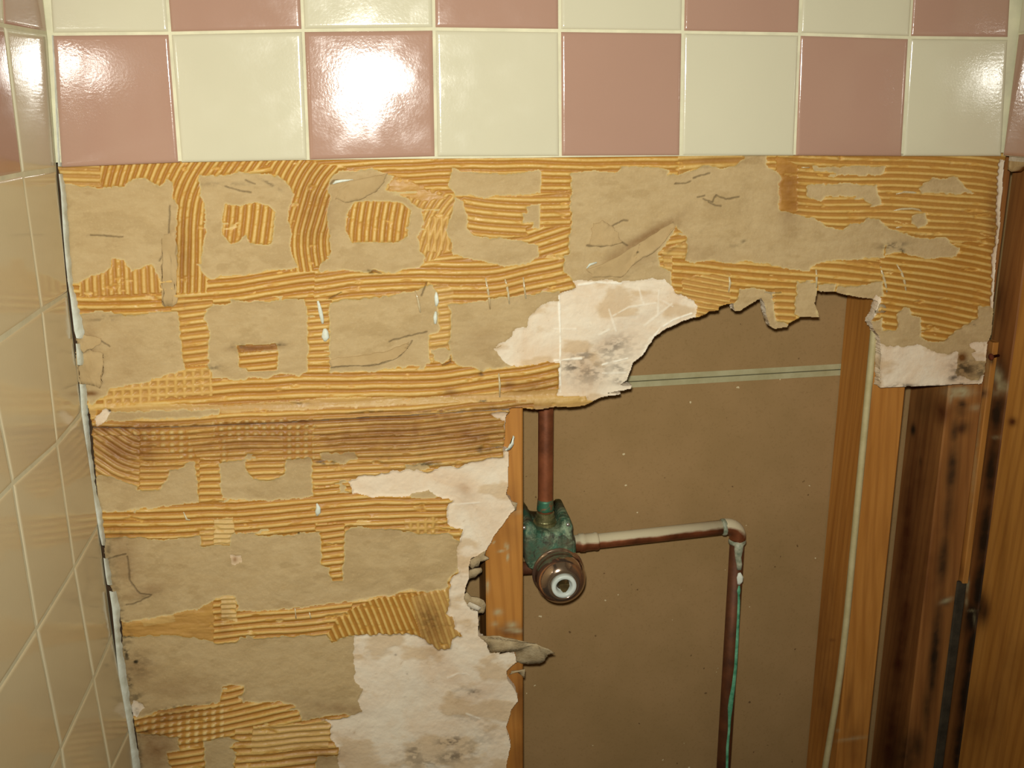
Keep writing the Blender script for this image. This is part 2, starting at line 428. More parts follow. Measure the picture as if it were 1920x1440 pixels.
# broken bead of white caulk in the corner
def caulk(name, pxs, parent, m):
    """pxs = (u_left, u_right, v) rows: a lumpy strip between the tile edge and the bare board"""
    vv, qq = [], []; n = 9; rr = random.Random(3)
    fine = []
    for a, b in zip(pxs[:-1], pxs[1:]):
        st = max(2, int(abs(b[2] - a[2]) / 3))
        for i in range(st): t = i / st; fine.append([a[q] + (b[q] - a[q]) * t for q in range(3)])
    fine.append(list(pxs[-1]))
    for i, (ul, ur, v) in enumerate(fine):
        ur = ur + 2.2 * (fbm(np.array([v / 9.]), np.array([0.3]), 5)[0] - .5) * 2
        pl = uy(ul + 1, v, -.0012); pr = uy(ur + 4, v, .0075)
        for k in range(n):
            t = k / (n - 1); p = pl * (1 - t) + pr * t
            bulge = math.sin(math.pi * t) * (.0010 + .0012 * fbm(np.array([v / 6.]), np.array([t * 2]), 9)[0])
            vv.append((p[0] + bulge * .3, p[1] - bulge, p[2]))
    for i in range(len(fine) - 1):
        for k in range(n - 1): a = i * n + k; qq.append((a, a + 1, a + n + 1, a + n))
    return mesh_np(name, vv, qq, m, parent)
for seg in ([(109, 114, 326), (113, 119, 360), (117, 125, 430), (121, 128, 480), (126, 132, 528), (131, 140, 560), (138, 154, 620), (142, 152, 634)],
            [(141, 147, 644), (143, 153, 670), (144, 152, 684)], [(148, 157, 720), (153, 162, 790), (160, 169, 860), (168, 177, 925), (179, 187, 960), (186, 192, 1005), (190, 194, 1022)],
            [(193, 199, 1046), (197, 205, 1080), (200, 206, 1096)], [(204, 214, 1108), (209, 221, 1140), (213, 221, 1180), (218, 228, 1235), (226, 238, 1300), (240, 249, 1370), (248, 259, 1440), (256, 266, 1500)],
            [(96, 100, 66), (101, 107, 150), (104, 111, 230), (108, 115, 312)]):
    c_ = caulk('caulk_bead', seg, wall_left, M_CAULK)

bm = bmesh.new(); box(bm, -.0200, .0200, .0225, .09, 0, Z0 - P)
from_bm('corner_blocking', bm, M_DARK, wall_left, False)

# right wall: a sliver of the same band on a board, stripped below
wall_right = tag(empty('wall_right', (.887, -0.3, 0)), kind='structure')
VP, QP, MI = [], [], []; nr = np.array([-1.0, 0, 0]); xr = .8665
for r in range(3):
    for k in range(5):
        q0 = len(QP); seed += 1
        y1 = -k * P - .0012; y0 = y1 - P + .002; z0 = Z0 - P + r * P - .001 + .001 * (r > 0); z1 = Z0 + r * P - .001
        a = lambda y, z: np.array([xr, y, z])
        tile(VP, QP, a(y1, z0), a(y0, z0), a(y0, z1), a(y1, z1), nr, seed)
        MI += [(k + r) % 2] * (len(QP) - q0)
mesh_np('wall_tile', VP, QP, [M_PINK, M_CREAM], wall_right, midx=MI)
bm = bmesh.new(); box(bm, .8680, .8740, -.56, -.0002, Z0 - P - .001, Z0 + 2 * P)
from_bm('grout', bm, M_GROUT, wall_right, False)
bm = bmesh.new(); box(bm, .8745, .8872, -.56, -.0002, Z0 - P - .006, Z0 + 7 * P)
for v in bm.verts:
    pass
from_bm('drywall_backing', bm, M_CHALK, wall_right, False)

# ------------------------------------------------------------------ torn drywall
YD = 0.008
STEP = 0.00066
UPPER = [(112, 285), (1885, 285), (1885, 305), (1878, 390), (1870, 480), (1863, 577), (1858, 630), (1853, 641), (1850, 677), (1843, 720), (1650, 728), (1652, 690), (1653, 667), (1648, 630),
         (1637, 617), (1633, 603), (1642, 583), (1647, 567), (1634, 560), (1617, 558), (1587, 555), (1568, 548), (1537, 547), (1532, 545), (1528, 570), (1538, 595), (1500, 595), (1480, 606),
         (1478, 613), (1453, 618), (1443, 612), (1437, 593), (1433, 570), (1427, 560), (1413, 567), (1390, 582), (1377, 583), (1375, 568), (1350, 575), (1347, 583), (1330, 583), (1323, 590),
         (1280, 603), (1257, 614), (1237, 625), (1227, 633), (1213, 657), (1207, 667), (1187, 683), (1177, 713), (1165, 722), (1187, 723), (1184, 729), (1150, 736), (1133, 738), (1178, 738), (1128, 746),
         (1097, 760), (1080, 763), (1040, 762), (1010, 767), (973, 763), (940, 766), (840, 772), (640, 783), (500, 792), (367, 797), (250, 800), (175, 799),
         (166, 763), (156, 730), (144, 713), (141, 670), (145, 630), (134, 560), (127, 533), (124, 470), (118, 400), (114, 345), (108, 318)]
LOWER = [(175, 800), (250, 801), (367, 798), (500, 793), (640, 784), (840, 773), (940, 767), (957, 768), (948, 780), (947, 800), (946, 830), (943, 843), (955, 847), (953, 880), (953, 910), (950, 927),
         (967, 957), (958, 967), (943, 987), (927, 1007), (913, 1033), (898, 1043), (884, 1048), (880, 1063), (880, 1087), (873, 1107), (870, 1127), (885, 1146), (897, 1147), (898, 1193), (913, 1207), (920, 1227), (947, 1223),
         (968, 1227), (970, 1243), (950, 1260), (953, 1277), (968, 1297), (973, 1317), (960, 1333), (950, 1367), (958, 1400), (950, 1440), (946, 1660),
         (265, 1660), (260, 1440), (256, 1380), (249, 1347), (242, 1313), (236, 1283), (230, 1243), (228, 1177), (222, 1140), (210, 1110), (200, 1090), (194, 1037), (196, 1010), (184, 960), (179, 897), (172, 813)]
PAPER = [
    [(110, 345), (180, 352), (233, 350), (253, 333), (275, 335), (300, 347), (317, 333), (325, 345), (325, 370), (333, 385), (331, 440), (333, 500), (326, 520), (303, 525), (298, 523), (287, 497), (267, 502), (247, 510), (235, 490), (213, 485), (208, 503), (173, 517), (150, 530), (120, 533)],
    [(370, 328), (400, 330), (450, 323), (520, 327), (537, 337), (550, 363), (547, 380), (540, 407), (550, 430), (547, 473), (563, 502), (507, 508), (467, 513), (393, 523), (377, 513), (377, 480), (383, 433), (383, 393), (370, 350)],
    [(610, 353), (625, 330), (640, 322), (700, 317), (737, 330), (723, 357), (760, 370), (773, 383), (790, 393), (797, 420), (783, 447), (787, 467), (800, 482), (787, 503), (733, 510), (640, 507), (600, 512), (600, 500), (620, 480), (610, 400), (617, 367)],
    [(847, 315), (873, 323), (957, 325), (1010, 317), (1017, 323), (1015, 363), (930, 368), (873, 370), (853, 368), (838, 350)],
    [(853, 370), (867, 377), (877, 407), (873, 430), (890, 443), (980, 450), (1010, 460), (1012, 480), (985, 495), (950, 500), (900, 490), (850, 480), (845, 455), (838, 430), (845, 400)],
    [(988, 385), (1012, 383), (1013, 432), (1000, 430), (1003, 418), (980, 418), (978, 400), (988, 400)],
    [(1070, 320), (1160, 320), (1167, 313), (1237, 313), (1257, 320), (1250, 327), (1273, 328), (1307, 315), (1320, 310), (1350, 313), (1373, 313), (1397, 300), (1393, 290), (1437, 290), (1437, 310), (1457, 320), (1465, 333), (1462, 350), (1462, 393), (1473, 395), (1493, 403), (1530, 410), (1547, 423), (1580, 430), (1590, 423), (1622, 417), (1623, 410), (1650, 410), (1660, 433), (1657, 470), (1660, 483), (1630, 483), (1580, 487), (1528, 495), (1520, 508), (1467, 505), (1437, 495), (1410, 490), (1363, 493), (1330, 488), (1303, 495), (1287, 487), (1287, 447), (1267, 423), (1255, 445), (1240, 467), (1232, 480), (1237, 497), (1260, 510), (1262, 540), (1200, 560), (1080, 545), (1070, 520), (1055, 507), (1057, 480), (1067, 478), (1068, 437)],
    [(1523, 310), (1663, 310), (1657, 328), (1567, 330), (1563, 322), (1523, 318)],
    [(1513, 343), (1647, 345), (1650, 367), (1653, 383), (1637, 383), (1613, 370), (1547, 367), (1540, 377), (1510, 367)],
    [(1723, 353), (1747, 333), (1793, 333), (1813, 353), (1830, 360), (1780, 363), (1727, 363)],
    [(1707, 403), (1733, 400), (1737, 420), (1720, 424), (1707, 420)],
    [(1657, 423), (1700, 440), (1740, 447), (1773, 443), (1800, 467), (1793, 482), (1745, 487), (1710, 482), (1690, 470), (1660, 478)],
    [(140, 590), (187, 583), (230, 587), (240, 590), (333, 583), (337, 613), (343, 667), (347, 690), (330, 703), (283, 710), (280, 720), (233, 723), (230, 727), (203, 728), (200, 743), (187, 747), (173, 760), (140, 735)],
    [(387, 580), (420, 570), (447, 560), (460, 567), (520, 562), (573, 558), (577, 603), (577, 693), (563, 707), (540, 700), (450, 713), (400, 707), (390, 683), (390, 623), (383, 597)],
    [(617, 570), (640, 563), (690, 560), (773, 543), (810, 533), (820, 547), (823, 580), (824, 622), (803, 627), (807, 653), (807, 683), (783, 688), (720, 693), (640, 700), (617, 700)],
    [(840, 570), (873, 568), (940, 558), (1000, 552), (1017, 547), (1050, 543), (1050, 573), (1047, 677), (1023, 677), (987, 683), (940, 690), (907, 693), (853, 683), (843, 653), (847, 580)],
    [(810, 655), (835, 650), (846, 660), (845, 672), (830, 682), (815, 672)],
    [(180, 765), (240, 770), (330, 766), (415, 765), (412, 775), (330, 783), (240, 785), (178, 792)],
    # right hand pieces
    [(1385, 540), (1410, 538), (1436, 542), (1440, 560), (1434, 575), (1412, 572), (1375, 588), (1380, 562)],
    [(1492, 530), (1531, 526), (1532, 590), (1540, 600), (1500, 598), (1491, 590)],
    [(1533, 532), (1566, 532), (1566, 550), (1533, 550)],
    [(1568, 536), (1600, 535), (1630, 532), (1653, 526), (1656, 555), (1630, 562), (1568, 552)],
    [(1436, 545), (1450, 550), (1452, 585), (1458, 604), (1480, 604), (1482, 620), (1440, 620), (1434, 585)],
    [(1630, 602), (1656, 595), (1656, 618), (1680, 620), (1682, 590), (1690, 575), (1705, 577), (1705, 592), (1725, 594), (1727, 630), (1738, 640), (1765, 643), (1790, 620), (1810, 610), (1830, 598), (1832, 575), (1862, 570), (1858, 645), (1846, 650), (1840, 660), (1835, 690), (1845, 705), (1630, 712)],
    # lower sheet
    [(180, 890), (210, 893), (233, 903), (257, 910), (260, 920), (297, 920), (303, 910), (313, 903), (315, 883), (343, 877), (348, 867), (365, 867), (372, 943), (300, 950), (227, 960), (180, 960)],
    [(410, 868), (460, 862), (463, 883), (477, 900), (513, 903), (533, 893), (533, 863), (583, 857), (590, 930), (533, 940), (417, 937)],
    [(600, 850), (665, 848), (672, 862), (640, 868), (600, 862)],
    [(760, 872), (800, 867), (806, 876), (780, 885), (762, 884)],
    [(767, 925), (800, 917), (818, 922), (818, 935), (770, 935)],
    [(190, 1010), (227, 1007), (300, 1012), (377, 1003), (377, 1023), (430, 1023), (433, 1000), (533, 1003), (600, 995), (603, 1060), (620, 1063), (623, 1090), (643, 1090), (643, 1000), (657, 990), (707, 990), (763, 997), (807, 1002), (837, 1000), (860, 1017), (857, 1073), (840, 1093), (837, 1103), (803, 1113), (767, 1107), (727, 1120), (640, 1130), (533, 1143), (447, 1147), (437, 1120), (417, 1120), (397, 1130), (377, 1143), (300, 1157), (240, 1167), (190, 1160)],
    [(225, 1197), (327, 1190), (387, 1202), (403, 1207), (443, 1207), (447, 1195), (533, 1195), (610, 1190), (620, 1203), (655, 1195), (690, 1190), (700, 1260), (690, 1345), (640, 1340), (567, 1350), (553, 1327), (527, 1317), (457, 1320), (453, 1287), (417, 1290), (413, 1317), (347, 1323), (277, 1343), (230, 1350)],
    [(380, 1390), (430, 1383), (448, 1390), (430, 1403), (443, 1417), (437, 1440), (437, 1660), (383, 1660)],
    [(255, 1375), (333, 1383), (337, 1408), (315, 1415), (320, 1440), (320, 1660), (255, 1660)],
    [(593, 1417), (645, 1417), (645, 1660), (590, 1660)],
]
# adhesive left inside the torn paper
GLUE_IN = [
    ([(423, 383), (450, 387), (483, 380), (503, 385), (515, 397), (513, 433), (507, 457), (483, 458), (468, 455), (462, 440), (447, 453), (433, 457), (418, 440), (418, 410)], [(470, 370), (466, 420), (458, 470)], 15, 0),
    ([(663, 380), (700, 377), (753, 380), (770, 395), (763, 443), (747, 453), (660, 455), (648, 433), (650, 403)], [(712, 370), (704, 415), (700, 470)], 14.5, 0),
    ([(448, 660), (521, 658), (520, 693), (465, 696), (463, 690), (449, 688)], [(440, 667), (540, 656)], 14, 0),
    ([(445, 647), (517, 643), (520, 655), (446, 660)], None, 14, 0.0),
]
GYPSUM = [
    [(1073, 527), (1110, 525), (1160, 528), (1197, 524), (1247, 524), (1258, 535), (1275, 548), (1297, 560), (1307, 575), (1300, 610), (1200, 720), (1180, 760), (1120, 750), (1060, 748), (1045, 742), (1048, 727), (1047, 680), (1023, 677), (1000, 682), (967, 687), (947, 680), (930, 660), (923, 653), (957, 647), (925, 650), (957, 636), (967, 613), (987, 613), (990, 597), (1007, 580), (1030, 568), (1048, 567), (1050, 550), (1083, 540)],
    [(1645, 640), (1660, 650), (1680, 650), (1700, 648), (1725, 648), (1745, 658), (1775, 665), (1790, 660), (1808, 660), (1800, 672), (1795, 700), (1815, 708), (1830, 711), (1843, 700), (1850, 725), (1645, 730)],
    [(1820, 645), (1852, 640), (1850, 678), (1832, 678), (1822, 662), (1832, 660), (1822, 652)],
    [(1874, 300), (1890, 300), (1878, 480), (1866, 585), (1858, 572), (1862, 480), (1868, 400)],
    [(1640, 552), (1650, 560), (1645, 585), (1630, 600), (1634, 575)],
    [(653, 903), (683, 893), (720, 887), (767, 883), (800, 885), (813, 877), (857, 877), (883, 867), (917, 860), (942, 857), (944, 845), (975, 840), (980, 960), (950, 1000), (890, 1060), (885, 1100), (880, 1127), (905, 1147), (905, 1193), (925, 1222), (945, 1217), (975, 1220), (985, 1320), (965, 1400), (960, 1660),
     (637, 1660), (637, 1440), (633, 1403), (620, 1380), (623, 1360), (610, 1350), (633, 1347), (650, 1343), (682, 1337), (670, 1317), (680, 1293), (667, 1280), (663, 1227), (667, 1193), (707, 1193), (750, 1192), (783, 1193), (810, 1210), (820, 1220), (843, 1217), (847, 1200), (867, 1193), (853, 1180), (850, 1157), (837, 1150), (843, 1133), (840, 1107), (847, 1087), (860, 1077), (857, 1057), (860, 1020), (867, 993), (843, 987), (837, 963), (840, 947), (850, 937), (817, 930), (803, 920), (763, 930), (707, 932), (660, 927)],
    [(1130, 735), (1190, 720), (1190, 735), (1130, 742)],
    [(918, 775), (935, 770), (950, 775), (952, 800), (962, 815), (958, 845), (946, 850), (945, 820), (946, 790)],
    [(247, 1315), (262, 1318), (268, 1330), (256, 1345), (247, 1345)], [(432, 1042), (450, 1043), (452, 1058), (435, 1060)],
    [(178, 785), (200, 762), (212, 768), (200, 790), (180, 800)],
]
# combed adhesive: area, line the comb ran along, distance between the ridges, how far flattened
ZONES = [
    ([(100, 280), (700, 280), (700, 560), (620, 600), (100, 600)], [(100, 575), (200, 576), (330, 573), (450, 560), (640, 530), (700, 522)], 14.5, 0),
    ([(110, 305), (190, 310), (188, 350), (110, 350)], [(100, 322), (200, 326)], 14, .3),
    ([(185, 300), (545, 295), (400, 345), (392, 400), (388, 548), (325, 548), (325, 350), (190, 352)], [(402, 290), (366, 345), (350, 400), (345, 560)], 13.5, 0),
    ([(150, 480), (302, 480), (302, 548), (150, 556)], [(250, 470), (256, 560)], 15, .1),
    ([(535, 295), (640, 305), (625, 350), (625, 400), (625, 508), (545, 508), (535, 400), (520, 330), (500, 308)], [(640, 290), (590, 345), (574, 400), (560, 450), (572, 520)], 12.5, 0),
    ([(540, 292), (1280, 285), (1280, 330), (860, 385), (800, 360), (740, 330), (620, 310)], [(500, 322), (680, 303), (900, 297), (1300, 300)], 13.5, .05),
    ([(715, 340), (790, 350), (860, 370), (858, 460), (800, 492), (770, 470), (795, 400), (760, 372), (715, 362)], [(868, 352), (835, 385), (812, 425), (795, 480)], 12.5, .25),
    ([(720, 330), (772, 340), (800, 356), (840, 372), (790, 376), (735, 362)], None, 12, .3),
    ([(868, 370), (1068, 366), (1068, 440), (868, 445)], [(800, 362), (900, 385), (980, 390), (1068, 388)], 14, .1),
    ([(985, 425), (1068, 425), (1068, 520), (800, 530), (790, 490), (900, 500), (1000, 470)], [(780, 545), (880, 530), (980, 500), (1070, 470)], 14.5, .05),
    ([(590, 500), (1080, 478), (1070, 560), (590, 585)], [(560, 545), (640, 533), (780, 522), (900, 527), (1000, 510), (1080, 490)], 14.5, .05),
    ([(320, 560), (400, 560), (400, 715), (335, 715)], [(330, 622), (400, 615)], 13.5, .1),
    ([(572, 560), (622, 560), (622, 705), (572, 705)], [(560, 630), (640, 624)], 13, .15),
    ([(800, 530), (850, 540), (850, 700), (800, 700)], [(800, 575), (850, 568)], 14, .35),
    ([(165, 690), (1060, 672), (1060, 770), (165, 800)], [(160, 762), (400, 750), (640, 738), (800, 738), (930, 722), (1060, 697)], 15, 0),
    ([(160, 755), (420, 758), (640, 745), (840, 744), (1060, 728), (1130, 740), (1100, 775), (640, 790), (165, 802)], [(160, 790), (640, 772), (840, 758), (1130, 745)], 30, .55),
    ([(1240, 470), (1310, 440), (1320, 560), (1250, 540)], [(1230, 486), (1330, 492)], 14, .4),
    ([(1260, 480), (1700, 480), (1700, 640), (1260, 640)], [(1250, 505), (1400, 520), (1560, 532), (1700, 545)], 13.5, .05),
    ([(1280, 520), (1368, 512), (1368, 585), (1280, 600)], [(1280, 540), (1368, 556)], 9.5, .25),
    ([(1452, 540), (1492, 540), (1492, 606), (1452, 606)], [(1440, 562), (1500, 565)], 13, .1),
    ([(1380, 285), (1890, 285), (1890, 480), (1650, 490), (1450, 440)], [(1440, 378), (1600, 384), (1700, 386), (1800, 391), (1850, 398), (1900, 412)], 12.2, .1),
    ([(1650, 480), (1890, 440), (1890, 650), (1650, 650)], [(1630, 512), (1720, 524), (1800, 537), (1850, 549), (1900, 566)], 12.8, 0),
    ([(1455, 292), (1495, 310), (1493, 400), (1455, 400)], None, 40, 0),
    ([(1270, 290), (1400, 290), (1395, 312), (1300, 316), (1270, 334)], [(1200, 300), (1400, 292)], 18, .2),
    ([(300, 772), (500, 766), (640, 757), (780, 746), (845, 744), (870, 758), (640, 774), (400, 786), (300, 789)], None, 14, .75),
    # lower sheet
    ([(170, 780), (1000, 750), (1000, 960), (170, 960)], [(170, 855), (250, 860), (330, 858), (600, 843), (800, 835), (960, 818)], 12.3, .1),
    ([(175, 800), (262, 800), (262, 930), (180, 930)], [(150, 815), (200, 850), (235, 872), (290, 880), (370, 882)], 12.3, .2),
    ([(180, 930), (860, 900), (860, 1005), (180, 1010)], [(180, 985), (320, 983), (480, 975), (640, 958), (860, 950)], 12.8, 0),
    ([(375, 860), (412, 860), (420, 945), (372, 945)], [(360, 902), (430, 897)], 13, .05),
    ([(590, 980), (645, 980), (645, 1095), (600, 1095)], [(590, 1032), (650, 1028)], 12.5, 0),
    ([(375, 995), (435, 990), (435, 1030), (375, 1030)], [(370, 1012), (440, 1008)], 10, .3),
    ([(220, 1140), (410, 1115), (410, 1215), (220, 1200)], None, 13, .25),
    ([(400, 1110), (660, 1125), (650, 1215), (400, 1215)], [(400, 1172), (520, 1160), (660, 1148)], 12.2, 0),
    ([(608, 1195), (640, 1150), (700, 1125), (850, 1100), (860, 1230), (700, 1225)], [(668, 1105), (712, 1205)], 11.6, 0),
    ([(770, 1120), (840, 1100), (870, 1230), (800, 1230)], [(780, 1100), (830, 1240)], 12, .35),
    ([(230, 1285), (700, 1280), (700, 1660), (255, 1660)], [(250, 1372), (400, 1350), (560, 1312), (640, 1300)], 11.6, 0),
    ([(402, 975), (438, 970), (440, 1020), (402, 1022)], [(400, 990), (440, 988)], 9, .85),
    ([(415, 1115), (440, 1118), (445, 1165), (415, 1165)], [(410, 1140), (450, 1138)], 9, .85),
    ([(255, 1150), (320, 1140), (330, 1165), (270, 1175)], None, 9, .6),
    ([(440, 1365), (640, 1365), (640, 1660), (440, 1660)], [(420, 1402), (640, 1385)], 13.5, .1),
    ([(475, 1362), (620, 1352), (615, 1402), (470, 1410)], [(420, 1402), (640, 1385)], 11.5, .5),
]
WAFFLE = [([(195, 705), (400, 690), (400, 740), (195, 760)], 16.5), ([(240, 795), (345, 795), (370, 870), (250, 820)], 17), ([(400, 788), (590, 780), (590, 815), (400, 822)], 16),
          ([(410, 815), (425, 815), (425, 868), (410, 868)], 15), ([(530, 800), (590, 795), (590, 862), (530, 862)], 15.5), ([(250, 1350), (420, 1320), (420, 1400), (300, 1400)], 16), ([(760, 975), (820, 970), (820, 1002), (760, 1002)], 14), ([(800, 410), (858, 400), (850, 470), (800, 470)], 12)]
BROWN = [(440, 1051, 4, 6, 0, 1.), (255, 830, 80, 40, 0, .5), (500, 812, 240, 18, -2, .5), (700, 850, 260, 14, -4, .4), (240, 840, 90, 45, 0, .75), (480, 830, 220, 30, -2, .55), (750, 815, 220, 36, -3, .75), (880, 810, 90, 45, 0, .75), (240, 800, 140, 10, -2, .9), (640, 786, 420, 7, -2, .9), (955, 722, 12, 10, 0, .9), (845, 735, 14, 8, 0, .7), (1000, 725, 60, 14, -10, .5), (950, 760, 120, 10, -4, .6), (345, 470, 20, 70, 0, .45), (590, 400, 34, 90, 0, .35),
         (730, 750, 500, 10, -2, .12), (1480, 360, 20, 60, 0, .55), (482, 652, 40, 6, -3, 1), (1340, 300, 60, 8, 0, .4), (170, 738, 14, 5, 0, .9), (232, 1050, 30, 60, -8, .35), (270, 1110, 45, 12, -15, .4), (290, 1400, 40, 60, 0, .6), (810, 1180, 26, 60, -15, .5), (320, 1345, 60, 14, -10, .6), (600, 1420, 50, 20, 0, .5), (255, 1258, 34, 30, 0, .35), (330, 1290, 80, 20, -5, .22),
         (1804, 670, 12, 11, 0, 1.0), (1808, 692, 26, 20, 0, .6), (1100, 700, 40, 40, 0, .35), (1860, 400, 12, 60, 0, .5), (1190, 470, 90, 10, -32, .42), (1205, 448, 78, 9, -32, .62), (190, 340, 40, 30, 0, .1), (905, 640, 40, 30, -20, .22), (870, 920, 16, 14, 0, .5), (876, 935, 18, 18, 0, .35), (1740, 560, 60, 80, 0, .12), (235, 660, 40, 60, 0, .12), (165, 660, 18, 60, 0, .4), (1185, 485, 40, 16, -10, .3), (640, 1330, 70, 10, 8, .35),  # the steeply slanted bands darken the diagonal groove in the torn paper
         (420, 1165, 14, 40, 0, .3), (790, 1290, 60, 40, 10, .12), (900, 1300, 50, 60, 30, .22), (850, 1270, 40, 20, 20, .2), (720, 1000, 60, 12, -10, .12), (1150, 640, 40, 20, -20, .35), (1190, 600, 60, 12, -20, .2), (1310, 470, 60, 20, 10, .15), (580, 645, 3, 3, 0, .0)]
MOULD = [(1075, 688, 22, 12, -15, .75), (1090, 670, 40, 10, -20, .6), (1150, 650, 30, 14, -25, .6), (1110, 700, 40, 20, -10, .5), (1160, 690, 20, 12, 0, .5), (1170, 715, 20, 8, 0, .7), (1140, 665, 60, 28, -20, .35),
         (845, 1392, 24, 9, -8, .85), (850, 1420, 40, 12, -12, .65), (775, 1415, 16, 22, 20, .55), (880, 1405, 60, 20, -30, .3), (888, 1300, 14, 8, 0, .6), (865, 1300, 16, 12, 0, .3), (880, 1350, 60, 8, 15, .25), (800, 1430, 60, 14, 0, .4), (742, 1230, 3, 2, 0, .7), (760, 1310, 3, 2, 0, .7), (764, 1265, 2, 2, 0, .6),
         (1808, 692, 24, 16, 8, .8), (1788, 708, 10, 7, 0, .9), (1840, 695, 14, 14, 0, .7), (1700, 724, 18, 4, 0, .9), (1670, 726, 10, 2, 0, .9), (1760, 724, 60, 2.5, -2, .95), (1805, 718, 10, 5, 0, .6), (1682, 722, 8, 4, 0, .8),
         (258, 1247, 25, 24, 0, .35), (254, 1242, 8, 5, 0, 1.), (235, 1170, 10, 6, 0, .6), (238, 1195, 12, 5, 0, .8), (240, 1200, 8, 14, 0, .5), (228, 1150, 6, 14, 0, .7), (236, 1225, 6, 22, -8, .9), (243, 1285, 5, 24, -8, .9), (255, 1310, 12, 14, 0, .6), (215, 1085, 10, 50, -10, .3), (275, 1118, 26, 4, -18, .35), (245, 1135, 26, 3, -10, .3), (240, 1040, 3, 45, -5, .25), (320, 1330, 30, 6, -8, .5), (370, 1322, 40, 3, -8, .45), (275, 1372, 12, 6, 10, .6), (600, 1348, 30, 5, 0, .4), (258, 1360, 4, 30, -5, .6), (262, 1420, 5, 40, -5, .5), (203, 1040, 5, 30, 0, .5),
         (905, 750, 10, 3, 0, .9), (800, 870, 30, 4, -4, .8), (930, 840, 26, 3, -12, .8), (900, 843, 8, 8, 0, .6), (610, 867, 24, 4, 0, .9), (720, 862, 14, 10, 0, .35), (790, 848, 8, 8, 0, .4), (903, 700, 6, 6, 0, .7), (690, 770, 50, 3, -3, .5), (840, 768, 100, 2.5, -3, .5), (1045, 763, 40, 3, 0, .4), (690, 510, 20, 3, 5, .7), (560, 1000, 2, 2, 0, 1), (560, 755, 20, 3, 0, .5), (207, 768, 3, 3, 0, 1), (348, 576, 3, 5, 0, .8),
         (1395, 453, 6, 4, 0, .5), (1380, 460, 30, 4, 0, .3), (1826, 607, 5, 6, 0, .8), (1675, 460, 24, 5, -8, .8), (1690, 470, 6, 5, 0, .8), (1240, 480, 90, 3, -32, .3), (1865, 420, 7, 60, 3, .35), (205, 592, 26, 3, 0, .3), (420, 345, 60, 4, 0, .25), (506, 345, 22, 3, 30, .5), (165, 443, 3, 3, 0, .3), (805, 1165, 20, 30, -20, .35), (400, 690, 16, 5, 0, .5), (447, 650, 16, 8, 0, .5), (522, 648, 16, 6, 0, .6), (250, 1000, 30, 4, 0, .3), (216, 1000, 14, 12, 0, .4), (190, 600, 26, 3, 0, .4), (155, 640, 12, 6, 0, .5)]  # the long slanted line darkens the same diagonal groove
CRACKS = [[(1100, 461), (1120, 459), (1133, 462), (1150, 457), (1160, 453), (1170, 457), (1178, 461)], [(1145, 427), (1155, 420), (1165, 415), (1178, 414)], [(1320, 372), (1335, 378), (1345, 366), (1360, 374), (1385, 370)], [(1308, 370), (1322, 366)], [(1328, 378), (1340, 384), (1352, 386)],
          [(620, 690), (660, 685), (690, 685), (725, 680), (750, 668), (768, 648), (772, 640)], [(617, 560), (640, 548)], [(190, 640), (205, 650)], [(620, 345), (626, 340), (640, 338)], [(1265, 345), (1285, 344), (1295, 340)], [(730, 640), (800, 622)], [(420, 350), (470, 362)], [(462, 338), (478, 345)], [(845, 668), (846, 680), (830, 684)], [(318, 385), (317, 430), (318, 470)], [(238, 1045), (243, 1090), (262, 1115), (285, 1118)], [(285, 1118), (262, 1130), (235, 1136)], [(200, 1050), (235, 1040)],
          [(315, 452), (300, 490)], [(170, 440), (230, 445)], [(690, 507), (715, 512)], [(790, 555), (800, 530)], [(1436, 548), (1450, 549), (1465, 549)], [(1330, 325), (1300, 335)]]
WHITE = [[(1048, 556), (1051, 640), (1050, 700), (1051, 735)], [(1195, 525), (1203, 560), (1208, 570)], [(1236, 545), (1234, 590)], [(1040, 617), (1080, 617)], [(1040, 676), (1090, 672)], [(1130, 684), (1177, 672)], [(1130, 700), (1174, 699)], [(1150, 592), (1180, 576), (1230, 568)], [(1210, 610), (1240, 585), (1260, 570)], [(1142, 580), (1155, 620)], [(1124, 628), (1142, 618)], [(1236, 560), (1262, 575)],
         [(1297, 588), (1262, 600), (1238, 616), (1224, 634)], [(1212, 654), (1204, 668), (1186, 688)], [(1222, 632), (1212, 650)], [(1085, 534), (1120, 529), (1165, 531)],
         [(840, 1273), (858, 1265), (875, 1265), (880, 1268)], [(850, 947), (900, 943)], [(875, 1340), (900, 1350)]]

def pieces(mask, least=150):
    """split a grid mask into its connected areas; areas below the least size come back as a last mask"""
    par = []; lab = np.full(mask.shape, -1)
    def find(a):
        while par[a] != a: par[a] = par[par[a]]; a = par[a]
        return a
    prev = []
    for i in range(mask.shape[0]):
        d = np.diff(np.concatenate([[0], mask[i].astype(np.int8), [0]])); st = np.where(d == 1)[0]; en = np.where(d == -1)[0]
        cur = []; j = 0
        for a, b in zip(st, en):
            k = len(par); par.append(k); lab[i, a:b] = k; cur.append((a, b, k))
        for (a, b, k) in cur:
            while j < len(prev) and prev[j][1] <= a: j += 1
            q = j
            while q < len(prev) and prev[q][0] < b:
                x, y = find(k), find(prev[q][2])
                if x != y: par[max(x, y)] = min(x, y)
                q += 1
        prev = cur
    roots = np.array([find(k) for k in range(len(par))]); L = np.where(lab >= 0, roots[lab], -1)
    ids, cnt = np.unique(L[L >= 0], return_counts=True); o = np.argsort(-cnt)
    small = ids[cnt < least]; big = [ids[k] for k in o if cnt[k] >= least]
    out = []
    for n_, b in enumerate(big):
        m = L == b
        out.append(m)
    return out, np.isin(L, small)

